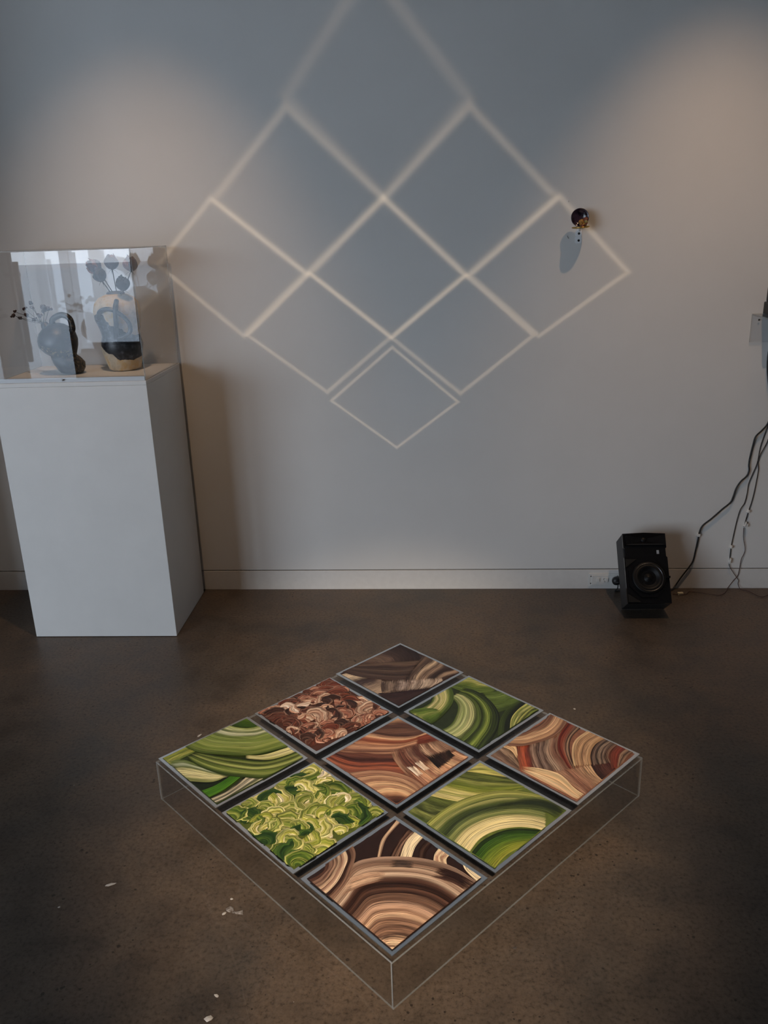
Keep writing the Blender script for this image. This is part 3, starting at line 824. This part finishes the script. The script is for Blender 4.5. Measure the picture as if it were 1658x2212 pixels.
add_tube(bm, [(0.026, -0.066, 0.275), (0.028, -0.098, 0.245), (0.022, -0.092, 0.19), (0.010, -0.080, 0.132)], lambda f: 0.0095, seg=10, n=22)
mesh('handle', bm, M_GLAZE, vase)
mesh('neck_ring', lathe([(0.030, 0.284), (0.036, 0.289), (0.034, 0.302), (0.027, 0.3065), (0.023, 0.302), (0.023, 0.287)], seg=36, deform=lump(9, 0.05)), simple('grey glaze', '4a4e52', 0.35, noise=0.3), vase)


def rose(loc, size, tilt, turn, pals, stem_to, label, bend=0.02, seed=1):
    r = random.Random(seed)
    t = thing('dried_rose', label, 'flower', loc, (0, 0, 0), 'dried roses in the cream vase')
    M = Matrix.Rotation(turn, 3, 'Z') @ Matrix.Rotation(tilt, 3, 'Y')
    for k in range(10):                                        # spiralling petals closing over an egg-shaped bud
        a0 = k * 2.4 + r.uniform(-0.3, 0.3)
        shell = 0.52 + 0.05 * k
        top = size * (1.95 - 0.055 * k + r.uniform(-0.1, 0.1))
        flare = r.uniform(-0.02, 0.16) * (k / 9)
        bm = bmesh.new()
        nu, nv = 9, 8
        V = []
        for i in range(nu):
            f = i / (nu - 1) * 2 - 1
            row = []
            for j in range(nv):
                g = j / (nv - 1)
                an = a0 + f * (1.30 - 0.45 * g) + 0.25 * g
                egg = math.sin(math.pi * (0.10 + 0.72 * g)) ** 0.75
                rr = size * shell * egg * (1 + 0.10 * math.sin(4 * f + k) * g) + size * flare * g * g
                h = top * g * (1 - 0.16 * f * f * g) - size * 0.2
                if j == nv - 1: rr += size * r.uniform(-0.04, 0.10); h += size * r.uniform(-0.12, 0.08)
                row.append(bm.verts.new(M @ Vector((rr * math.cos(an), rr * math.sin(an), h))))
            V.append(row)
        for i in range(nu - 1):
            for j in range(nv - 1):
                bm.faces.new((V[i][j], V[i + 1][j], V[i + 1][j + 1], V[i][j + 1])).smooth = True
        o = mesh('petal', bm, r.choice(pals), t)
        sm = o.modifiers.new('thickness', 'SOLIDIFY'); sm.thickness = 0.0009
    base = M @ Vector((0, 0, -size * 0.15))
    end = Vector(stem_to) - Vector(loc)
    d = (base - M @ Vector((0, 0, size)))
    mesh('hip', lathe([(0.001, -size * 0.35), (size * 0.16, -size * 0.28), (size * 0.27, -size * 0.05), (size * 0.2, size * 0.15)], seg=12, deform=lambda p, a: M @ p), M_STEM, t)
    mesh('stem', tube([M @ Vector((0, 0, -size * 0.2)), base + d * bend + end * 0.25, end * 0.62 + d * bend, end], 0.0019, seg=7, n=16), M_STEM, t)
    for k in range(3):
        a = k * 2.1 + 0.4
        p0 = M @ Vector((0, 0, -size * 0.2)); p1 = M @ Vector((size * 0.45 * math.cos(a), size * 0.45 * math.sin(a), -size * 0.45)); p2 = M @ Vector((size * 0.8 * math.cos(a), size * 0.8 * math.sin(a), -size * 0.85))
        mesh('sepal', tube([p0, p1, p2], lambda f: 0.0016 * (1 - f) + 0.0003, seg=6, n=8, flat=0.35), M_STEM, t)
    return t


M_STEM = simple('dry stem', '3a352f', 0.8, noise=0.3)
R_DK = [simple('dark dried petal', '2a1618', 0.7, noise=0.45, nscale=120), simple('plum dried petal', '38202a', 0.7, noise=0.4, nscale=120)]
R_PK = [simple('faded dried petal', '7a4638', 0.75, noise=0.4, nscale=120), simple('brown dried petal', '5a3230', 0.75, noise=0.4, nscale=120), R_DK[1]]
R_BK = [simple('black dried petal', '14121a', 0.7, noise=0.4, nscale=120)]
rose((-1.317, 3.290, 1.441), 0.030, -0.75, 0.2, R_DK + R_PK[:1], (-1.262, 3.300, 1.335), 'leftmost dried rose, ragged dark plum head tilting left above the cream vase', seed=1)
rose((-1.297, 3.262, 1.408), 0.028, -0.45, -0.5, R_BK + R_DK, (-1.270, 3.297, 1.335), 'dark dried rose with frayed petals just below the leftmost rose', seed=2)
rose((-1.268, 3.310, 1.450), 0.029, 0.02, 0.3, R_PK, (-1.258, 3.301, 1.335), 'faded pink dried rosebud standing upright at the middle of the bunch', seed=3)
rose((-1.188, 3.295, 1.442), 0.030, 0.10, 1.1, R_PK, (-1.247, 3.303, 1.335), 'brownish dried rosebud with thin curling sepals at the right of the bunch', seed=4)
rose((-1.213, 3.255, 1.372), 0.029, -0.15, 2.0, R_BK, (-1.254, 3.296, 1.335), 'black dried rose hanging low against the vase mouth', seed=5)

# small vase
SX, SY = -1.468, 3.225


def dark_vase_mat():
    t = NT('dark stone glaze with golden crackle')
    co = t.obj()
    sp = t.n('SeparateXYZ'); t.put(sp.inputs[0], co)
    z = sp.outputs[2]
    n2 = t.noise(co, 90.0, 3.0, 0.7)
    slope = t.math('ADD', z, t.math('MULTIPLY', sp.outputs[0], 0.25))
    band = t.math('SUBTRACT', 1.0, t.math('MULTIPLY', t.math('ABSOLUTE', t.math('SUBTRACT', slope, 0.088)), 55.0), clamp=True)
    side = t.math('MULTIPLY', t.math('SUBTRACT', sp.outputs[0], 0.03), 22.0, clamp=True)
    mk = t.math('MULTIPLY', t.math('MAXIMUM', band, t.math('MULTIPLY', side, 0.7)), t.math('GREATER_THAN', n2, 0.55))
    c = t.mix(mk, (0.012, 0.013, 0.016, 1), (0.33, 0.24, 0.13, 1))
    return t.finish(t.principled(Base_Color=c, Roughness=0.38, Normal=t.bump(n2, 0.5, 0.0015)))


sv = thing('ceramic_vase', 'small dark two-lobed vase with a looped handle and sideways spout', 'vase', (SX, SY, PHT + 0.0005))
M_SV = dark_vase_mat()


def lobed(p, a):
    q = lump(17, 0.06)(p, a)
    sh = -0.022 * max(0.0, min(1.0, (p.z - 0.05) / 0.05)) + 0.018 * (1 - max(0.0, min(1.0, (p.z - 0.02) / 0.06)))
    return q + Vector((sh, 0, 0))


bm = bmesh.new()
add_lathe(bm, [(0.030, 0.0), (0.043, 0.005), (0.054, 0.022), (0.060, 0.042), (0.056, 0.060), (0.050, 0.072), (0.062, 0.085), (0.075, 0.108), (0.076, 0.132), (0.068, 0.158), (0.052, 0.178), (0.030, 0.192), (0.012, 0.197)], seg=44, deform=lobed)
mesh('body', bm, M_SV, sv, smooth=True)
mesh('handle', tube([(-0.030, -0.01, 0.182), (-0.025, -0.012, 0.212), (0.012, -0.012, 0.228), (0.042, -0.012, 0.214), (0.048, -0.01, 0.178), (0.038, -0.005, 0.160)], 0.0115, seg=12, n=28), M_SV, sv)
mesh('spout', tube([(-0.045, -0.005, 0.165), (-0.060, -0.006, 0.185), (-0.066, -0.006, 0.200)], lambda f: 0.024 - 0.012 * f, seg=14, n=8), M_SV, sv)

BUDS = [(-1.6535, 1.2846, 0.011, 0), (-1.6382, 1.3000, 0.007, 0), (-1.6194, 1.3067, 0.009, 0), (-1.6327, 1.2735, 0.008, 0), (-1.5872, 1.3274, 0.009, 0), (-1.5876, 1.2868, 0.011, 0),
        (-1.5888, 1.2652, 0.010, 0), (-1.5578, 1.3147, 0.009, 1), (-1.5509, 1.2811, 0.012, 1), (-1.5179, 1.3137, 0.014, 1), (-1.5012, 1.3085, 0.012, 1), (-1.5248, 1.3010, 0.012, 1)]
M_BUD = [simple('dark dried bud', '32160f', 0.8, noise=0.4, nscale=200), simple('grey dried floret', '6a6468', 0.8, noise=0.3, nscale=200)]
BUD_LABEL = ['lowest-left dark dried bud on a long stem', 'tiny dark dried bud just right of the lowest-left one', 'dark dried bud above the left buds', 'small brown dried bud below the left buds',
             'topmost dark dried bud of the small vase', 'rusty dried bud between the two groups', 'rusty dried bud drooping under its twin', 'pale dried floret left of the big grey cluster',
             'pale low dried floret above the spout', 'largest grey dried floret of the small vase', 'rightmost grey dried floret of the small vase', 'grey dried floret tucked under the largest one']
for k, (bx, bz, br, km) in enumerate(BUDS):
    r = random.Random(50 + k)
    yy = SY + r.uniform(-0.035, 0.035)
    t = thing('dried_flower', BUD_LABEL[k], 'flower', (bx, yy, bz), group='dried flowers in the small dark vase')
    bm = bmesh.new()
    for q in range(7):
        c = Vector((r.uniform(-1, 1), r.uniform(-1, 1), r.uniform(-0.7, 0.7))) * br * 0.7
        b2 = bmesh.new()
        bmesh.ops.create_icosphere(b2, subdivisions=1, radius=br * r.uniform(0.4, 0.62))
        for v in b2.verts: v.co = v.co * r.uniform(0.75, 1.2) + c
        join(bm, b2)
    mesh('flower_head', bm, M_BUD[km], t)
    root = Vector((SX - 0.066 + r.uniform(-0.006, 0.006), SY - 0.006 + r.uniform(-0.006, 0.006), PHT + 0.196)) - t.location
    mid = root * 0.5 + Vector((0, 0, r.uniform(-0.006, 0.004)))
    mesh('stem', tube([(0, 0, 0), mid, root], 0.0009, seg=6, n=10), M_STEM, t)

# ------------------------------------------------------------------ ornament on the wall
OX, OZ = 0.556, 1.545
orn = thing('wall_ornament', 'small round dark ornament with golden dried petals on a brass disc fixed to the wall', 'ornament', (OX, YW, OZ))
M_BRASS = simple('brass', (0.55, 0.36, 0.10), 0.28, 1.0, noise=0.15)
o = mesh('brass_disc', lathe([(0.001, -0.003), (0.028, -0.003), (0.033, -0.0015), (0.0345, 0.001), (0.033, 0.003), (0.028, 0.0015), (0.001, 0.0012)], seg=40), M_BRASS, orn, smooth=True)
o.location = (0.0, -0.045, 0.0); o.rotation_euler = (math.radians(2), math.radians(-3), 0)
t = NT('dark plum lacquer')
f = t.noise(t.obj(), 35.0, 4.0)
M_PLUM = t.finish(t.principled(Base_Color=t.ramp(f, [(0.35, hexc('120a10')), (0.6, hexc('3a2a38')), (0.75, hexc('1a0f16'))]), Roughness=0.15))
bm = bmesh.new()
add_lathe(bm, [(0.001, -0.0105), (0.018, -0.009), (0.028, -0.004), (0.0325, 0.003), (0.0335, 0.0055), (0.0315, 0.006), (0.027, 0.000), (0.017, -0.0045), (0.001, -0.006)], seg=40)
o = mesh('round_dish', bm, M_PLUM, orn, smooth=True)
o.location = (-0.005, -0.046, 0.036); o.rotation_euler = (math.radians(84), 0, math.radians(-6))
mesh('rim', lathe([(0.0322, 0.0050), (0.0342, 0.0058), (0.0330, 0.0072), (0.0314, 0.0062), (0.0322, 0.0050)], seg=40, cap=False), simple('pewter rim', (0.16, 0.14, 0.16), 0.3, 1.0), o, smooth=True)
M_PET = [simple('golden dried petal', 'a5793a', 0.6, noise=0.4, nscale=150), simple('rust dried petal', '7a3f22', 0.6, noise=0.4, nscale=150), simple('straw dried petal', '9a8a52', 0.6, noise=0.3, nscale=150)]
r = random.Random(5)
for k in range(13):
    bm = bmesh.new()
    b_ = r.uniform(0.008, 0.0125)
    bmesh.ops.create_icosphere(bm, subdivisions=2, radius=b_)
    for v in bm.verts:
        v.co = Vector((v.co.x, v.co.y * 0.45, v.co.z * 0.9)) * (1 + 0.18 * math.sin(v.co.x * 900 + k) * math.cos(v.co.z * 700))
    o = mesh('petal', bm, r.choice(M_PET), orn, smooth=True)
    a = k * 2.4
    o.location = (0.009 + 0.016 * math.cos(a) * r.uniform(0.3, 1), -0.058 + 0.010 * r.uniform(-1, 0.6), 0.016 + 0.013 * math.sin(a) * r.uniform(0.3, 1))
    o.rotation_euler = (r.uniform(-1, 1), r.uniform(-1, 1), r.uniform(-2, 2))
bm = bmesh.new()
outline = [(-0.0125, -0.012), (-0.0125, -0.030), (-0.0095, -0.0345), (-0.0125, -0.039), (-0.0125, -0.056), (-0.009, -0.060), (0.009, -0.060), (0.0125, -0.056), (0.0125, -0.039), (0.0095, -0.0345), (0.0125, -0.030), (0.0125, -0.012)]
lo = [bm.verts.new((x_, -0.0002, z_)) for x_, z_ in outline]; hi = [bm.verts.new((x_, -0.0024, z_)) for x_, z_ in outline]
bm.faces.new(lo); bm.faces.new(hi[::-1])
for i in range(len(lo)): bm.faces.new((lo[i], lo[(i + 1) % len(lo)], hi[(i + 1) % len(lo)], hi[i]))
br = mesh('bracket_plate', bm, simple('white painted steel', (0.86, 0.87, 0.88), 0.4), orn)
for zz in (-0.023, -0.049):
    o = mesh('hole', lathe([(0.0046, 0), (0.0046, 0.0005), (0.0005, 0.0006)], seg=18), simple('dark hole', (0.01, 0.01, 0.01), 0.8), br)
    o.location = (0.001, -0.0024, zz); o.rotation_euler = (math.radians(90), 0, 0)
mesh('support_arm', tube([(0.0, -0.001, -0.013), (0.0, -0.006, -0.005), (0.0, -0.045, -0.0035)], 0.004, seg=8, n=10, flat=1.8), br.data.materials[0], orn)
# little screw and wire stub near it
o = mesh('wall_screw', lathe([(0.0028, 0), (0.0030, 0.0015), (0.001, 0.003)], seg=12), simple('white plastic', (0.72, 0.71, 0.68), 0.4))
o.location, o.rotation_euler = (0.511, YW, 1.642), (math.radians(90), 0, 0)
tag(o, 'tiny pale screw head in the wall above the round ornament', 'screw')
o = mesh('wire_stub', tube([(0, 0, 0), (-0.004, -0.006, 0.004), (-0.007, -0.010, 0.010)], 0.0009, seg=6, n=8), simple('dark wire', (0.08, 0.08, 0.09), 0.5))
o.location = (0.518, YW, 1.505)
tag(o, 'short thin wire stub sticking out of the wall left of the bracket plate', 'wire')

# ------------------------------------------------------------------ loudspeaker leaning back
spk = thing('loudspeaker', 'black loudspeaker tilted back on the floor against the wall', 'loudspeaker', (0.8582, 3.264, 0.0005), (-0.6372, 0, 0.0084))
W2, SH, SD = 0.0886, 0.298, 0.1331
M_CAB = simple('black vinyl cabinet', (0.022, 0.022, 0.023), 0.55, noise=0.2, nscale=200)
M_BAF = simple('gloss black baffle', (0.006, 0.006, 0.007), 0.16)
M_CONE = simple('black cone', (0.003, 0.003, 0.0035), 0.5, spec=0.25)
mesh('cabinet', box(-W2, W2, -SD + 0.022, 0, 0, SH, bevel=0.002), M_CAB, spk)
def prism(poly, y0, y1):
    bm = bmesh.new()
    a = [bm.verts.new((x_, y0, z_)) for x_, z_ in poly]; b = [bm.verts.new((x_, y1, z_)) for x_, z_ in poly]
    bm.faces.new(a); bm.faces.new(b[::-1])
    for i in range(len(poly)): bm.faces.new((a[i], a[(i + 1) % len(poly)], b[(i + 1) % len(poly)], b[i]))
    return bm
mesh('baffle', prism([(-W2, 0.0), (W2, 0.0), (W2, 0.195), (W2 - 0.005, 0.200), (W2 - 0.005, 0.232), (W2, 0.238), (W2, SH), (0, SH + 0.004), (-W2, SH), (-W2, 0.238), (-W2 + 0.005, 0.232), (-W2 + 0.005, 0.200), (-W2, 0.195)], -SD + 0.008, -SD + 0.0215), M_BAF, spk)
# tweeter horn: four sloping facets around a throat
hb = bmesh.new()
ho = [(-W2 + 0.008, 0.246), (W2 - 0.004, 0.246), (W2 - 0.004, SH - 0.006), (-W2 + 0.008, SH - 0.006)]
hi_ = [(-0.022, 0.262), (0.018, 0.262), (0.018, 0.278), (-0.022, 0.278)]
va = [hb.verts.new((x_, -SD - 0.004, z_)) for x_, z_ in ho]; vb = [hb.verts.new((x_, -SD + 0.0075, z_)) for x_, z_ in hi_]
vc = [hb.verts.new((x_, -SD + 0.0078, z_)) for x_, z_ in ho]
for i in range(4):
    j = (i + 1) % 4
    hb.faces.new((va[i], va[j], vb[j], vb[i])); hb.faces.new((va[i], va[j], vc[j], vc[i]))
hb.faces.new(vb)
hn = mesh('tweeter_horn', hb, M_BAF, spk)
o = mesh('tweeter_dome', lathe([(0.012, 0), (0.0115, 0.003), (0.008, 0.006), (0.001, 0.0075)], seg=20), M_CONE, hn, smooth=True)
o.location, o.rotation_euler = (-0.004, -SD + 0.0072, 0.270), (math.radians(90), 0, 0)
# woofer with octagonal trim
wz = 0.105
oct_ = [(0.083 * math.cos(math.pi / 8 + k * math.pi / 4), wz + 0.088 * math.sin(math.pi / 8 + k * math.pi / 4)) for k in range(8)]
mesh('woofer_trim', prism(oct_, -SD + 0.001, -SD + 0.0078), M_BAF, spk)
wf = mesh('woofer', lathe([(0.066, 0.0), (0.068, 0.006), (0.062, 0.009), (0.056, 0.0075), (0.052, 0.0085), (0.046, 0.0095), (0.041, 0.005), (0.024, -0.006), (0.022, -0.006), (0.016, 0.002), (0.001, 0.006)], seg=44, cap=False), M_CONE, spk, smooth=True)
wf.location, wf.rotation_euler = (0.002, -SD - 0.0005, wz), (math.radians(90), 0, 0)
mesh('ring', lathe([(0.0555, 0.0078), (0.0575, 0.0098), (0.0595, 0.0092)], seg=44, cap=False), simple('dark chrome ring', (0.09, 0.09, 0.095), 0.3, 1.0), wf, smooth=True)
for s_, pts in ((-1, [(-W2 + 0.002, 0.150), (-W2 + 0.002, 0.186), (-0.040, 0.186)]), (-1, [(-W2 + 0.002, 0.004), (-W2 + 0.002, 0.040), (-0.034, 0.004)])):
    mesh('corner_facet', prism(pts, -SD + 0.003, -SD + 0.0078), simple('smoky gloss facet', (0.02, 0.018, 0.016), 0.08), spk)
mesh('side_fin', prism([(0.058, 0.100), (W2 + 0.001, 0.104), (W2 + 0.001, 0.112), (0.058, 0.108)], -SD - 0.006, -SD + 0.0075), M_BAF, spk)
mesh('badge', box(0.046, 0.056, -SD + 0.0066, -SD + 0.0079, 0.209, 0.225), simple('pale badge', (0.28, 0.30, 0.33), 0.3), spk)

# ------------------------------------------------------------------ power outlet and plug
M_WPL = simple('white plastic fitting', (0.70, 0.69, 0.66), 0.35)
YF = YW - 0.001
out = thing('power_outlet', 'white double power outlet set in the baseboard beside the loudspeaker', 'power outlet', (0.735, YF, 0.0))
mesh('frame', box(-0.068, 0.068, -0.005, 0.0, 0.012, 0.075, bevel=0.0012), M_WPL, out)
mesh('face_plate', box(-0.056, 0.056, -0.009, -0.0052, 0.022, 0.068, bevel=0.0015), M_WPL, out)
for sx in (-0.028, 0.010):
    o = mesh('switch', box(sx - 0.006, sx + 0.006, -0.013, -0.0088, 0.038, 0.056, bevel=0.001), M_WPL, out)
for sx in (0.001, 0.040):
    s0 = mesh('socket', box(sx - 0.010, sx + 0.010, -0.0105, -0.0088, 0.032, 0.060, bevel=0.0008), M_WPL, out)
    for dx, dz, an in ((-0.0045, 0.051, 0.5), (0.0045, 0.051, -0.5), (0.0, 0.039, 0.0)):
        sl = mesh('slot', box(-0.0009, 0.0009, -0.0004, 0.0004, -0.0038, 0.0038), M_GAP, s0)
        sl.location, sl.rotation_euler = (sx + dx, -0.0106, dz), (0, an, 0)
for z in (0.028, 0.062): 
    o = mesh('screw_head', lathe([(0.0026, 0), (0.0026, 0.001), (0.0008, 0.0014)], seg=10), M_GAP, out)
    o.location, o.rotation_euler = (-0.060, -0.005, z), (math.radians(90), 0, 0)
plug = thing('power_plug', 'round black power plug pushed into the outlet behind the loudspeaker', 'plug', (0.785, YF, 0.046))
M_RUB = simple('black rubber', (0.012, 0.012, 0.013), 0.45)
o = mesh('plug_body', lathe([(0.014, 0.0), (0.019, 0.003), (0.0195, 0.014), (0.016, 0.022), (0.006, 0.026)], seg=28), M_RUB, plug, smooth=True)
o.location, o.rotation_euler = (0, -0.0108, 0), (math.radians(90), 0, 0)
mesh('grip_mark', box(-0.008, 0.006, -0.0376, -0.0366, -0.001, 0.0015), simple('grey mark', (0.12, 0.12, 0.12), 0.4), plug)
mesh('cord', tube([(0.006, -0.030, -0.014), (0.004, -0.034, -0.030), (-0.008, -0.038, -0.042), (0.02, -0.030, -0.0425), (0.06, -0.026, -0.0425)], 0.0028, seg=8, n=22), M_RUB, plug)

# ------------------------------------------------------------------ cables on the wall
M_RED = simple('brown red wire', (0.055, 0.020, 0.016), 0.5, noise=0.2)
M_DKW = simple('dark brown wire', (0.030, 0.022, 0.020), 0.5, noise=0.2)
c_end = [(CABLE_BLACK[-1][0] - 0.02, YW - 0.03, 0.006), (CABLE_BLACK[-1][0] - 0.06, YW - 0.05, 0.004)]
o = mesh('black_cable', tube(CABLE_BLACK + c_end, 0.0034, seg=8, n=110), M_RUB)
tag(o, 'thick black cable running down the wall to the loudspeaker', 'cable')
wa = thing('thin_wire', 'thin brown wire hanging straight down the wall beside the black cable', 'wire', (0, 0, 0))
mesh('upper_lead', tube(WIRE_A, 0.0018, seg=6, n=60), M_DKW, wa)
mesh('lower_lead', tube(WIRE_A_LOW, 0.0014, seg=6, n=50), M_RED, wa)
wbb = thing('thin_wire', 'thin brown wire with a white junction nearest the right edge, trailing to the loudspeaker', 'wire', (0, 0, 0))
mesh('upper_lead', tube(WIRE_B, 0.0018, seg=6, n=60), M_DKW, wbb)
mesh('lower_lead', tube(WIRE_B_LOW, 0.0014, seg=6, n=60), M_RED, wbb)
CL = ['white clip holding the black cable low on the wall', 'white clip on the left thin wire low on the wall', 'white connector at the end of the left thin wire', 'white clip on the right thin wire', 'white connector with a loose tab on the right thin wire']
for k, (x_, y_, z_) in enumerate(CLIPS):
    w_, h_ = (0.012, 0.017) if k == 0 else ((0.007, 0.017) if k in (1, 3) else (0.006, 0.026))
    tilt = (0.2, 0.25, 0.1, 0.3, 0.25)[k]
    c = thing('cable_clip', CL[k], 'cable clip', (x_, YW, z_), (0, tilt, 0), 'white cable clips on the wall')
    mesh('base', box(-w_ / 2, w_ / 2, -0.0045, -0.0003, -h_ / 2, h_ / 2, bevel=0.001), M_WPL, c)
    mesh('cap', box(-w_ / 2 + 0.0005, w_ / 2 - 0.0005, -0.0165, -0.0045, -h_ / 2 + 0.002, h_ / 2 - 0.002, bevel=0.0015), M_WPL, c)
    if k == 4: mesh('tab', box(0.004, 0.012, -0.014, -0.008, -0.010, 0.004, bevel=0.001), M_WPL, c)
o = mesh('cable_clip', box(-0.012, 0.012, -0.006, 0.006, 0, 0.011, bevel=0.0015), simple('cream plastic', (0.62, 0.56, 0.40), 0.4))
o.location, o.rotation_euler = (1.054, 3.412, 0.0002), (0, 0, 0.1)
tag(o, 'loose cream plastic clip lying on the floor right of the loudspeaker', 'cable clip')

# ------------------------------------------------------------------ acrylic bracket and black device at the right edge
bk = thing('wall_bracket', 'clear acrylic wall bracket at the right edge of the picture', 'bracket', (1.255, YW, 1.085))
mesh('back_plate', slab(0, 0.36, -0.006, -0.0005, 0.0, 0.112, 1), [M_ACR, M_EDGE], bk)
mesh('shelf', slab(0, 0.36, -0.16, -0.0065, 0.106, 0.112, 2), [M_ACR, M_EDGE], bk)
o = mesh('screw', lathe([(0.0036, 0), (0.0036, 0.0012), (0.001, 0.002)], seg=14), simple('dark screw', (0.03, 0.03, 0.03), 0.4, 0.8), bk)
o.location, o.rotation_euler = (0.028, -0.0062, 0.088), (math.radians(90), 0, 0)
o = mesh('screw', lathe([(0.0026, 0), (0.0026, 0.0012), (0.001, 0.002)], seg=14), simple('bright screw', (0.7, 0.7, 0.7), 0.3, 0.8), bk)
o.location = (0.044, -0.02, 0.1122)
dv = thing('projector', 'small black device standing on the clear wall bracket at the right edge', 'device', (1.255, YW, 1.1975))
M_DEV = simple('matt black plastic', (0.012, 0.014, 0.013), 0.5)
mesh('lower_housing', box(0.037, 0.20, -0.085, -0.012, 0.0002, 0.047, bevel=0.004), M_DEV, dv)
mesh('upper_housing', box(0.044, 0.20, -0.083, -0.014, 0.0475, 0.105, bevel=0.004), M_DEV, dv)
for k in range(5): mesh('vent_fin', box(0.0455, 0.198, -0.0845, -0.0815, 0.070 + 0.0045 * k, 0.0725 + 0.0045 * k), M_CAB, dv)
mesh('lid', box(0.048, 0.19, -0.078, -0.02, 0.1055, 0.115, bevel=0.003), M_DEV, dv)
mesh('tail_cable', tube([(0.085, -0.02, 0.01), (0.083, -0.008, -0.06), (0.080, -0.010, -0.12), (0.082, -0.010, -0.22), (CABLE_BLACK[0][0] - 1.255 + 0.004, CABLE_BLACK[0][1] - YW, CABLE_BLACK[0][2] - 1.1975)], 0.0036, seg=8, n=24), M_RUB, dv)

# ------------------------------------------------------------------ crumbs of plaster on the floor
M_CHIP = simple('white plaster crumb', (0.50, 0.47, 0.44), 0.9, noise=0.1)
CH_ = [(-0.841, 1.645, 0.008, 'long white crumb on the floor left of the box'), (-0.520, 1.607, 0.005, 'small white crumb above the pale smear'), (-0.527, 1.561, 0.006, 'white crumb beside the pale smear'),
       (-0.488, 1.334, 0.006, 'white crumb near the bottom edge of the picture'), (-0.490, 1.278, 0.010, 'large white crumb at the bottom edge of the picture'), (0.451, 2.481, 0.006, 'white crumb on the floor right behind the box'),
       (0.163, 1.481, 0.006, 'dark round pellet on the floor right of the box'), (-0.941, 1.569, 0.004, 'tiny crumb at the far left of the floor'), (-0.793, 2.303, 0.006, 'white crumb on the floor behind the left corner of the box')]
for k, (x_, y_, r_, lb) in enumerate(CH_):
    r = random.Random(70 + k)
    bm = bmesh.new()
    bmesh.ops.create_icosphere(bm, subdivisions=1, radius=r_)
    for v in bm.verts:
        v.co = Vector((v.co.x * r.uniform(0.7, 1.3) * (1.7 if k in (0, 8) else 1), v.co.y * r.uniform(0.5, 0.9), (v.co.z + r_) * 0.22))
    o = mesh('plaster_crumb', bm, M_CHIP if k != 6 else M_GAP)
    o.location, o.rotation_euler = (x_, y_, 0.0001), (0, 0, r.uniform(0, 3))
    tag(o, lb, 'crumb', 'crumbs on the floor')
bm = bmesh.new()
add_tube(bm, [(-0.022, 0.010, 0.0006), (-0.014, 0.002, 0.0012), (-0.002, -0.006, 0.0008), (0.018, -0.004, 0.0006)], lambda f: 0.006 + 0.003 * math.sin(f * 7), seg=10, n=20, flat=0.12)
t = NT('chalky smear')
f = t.noise(t.obj(), 130.0, 4.0)
o = mesh('plaster_smear', bm, t.finish(t.principled(Base_Color=(0.34, 0.31, 0.29, 1), Roughness=0.9, Alpha=t.ramp(f, [(0.38, (0, 0, 0, 1)), (0.62, (0.8, 0.8, 0.8, 1))]))))
o.location = (-0.500, 1.570, 0.0006)
tag(o, 'pale chalky smear on the floor left of the box', 'smear')
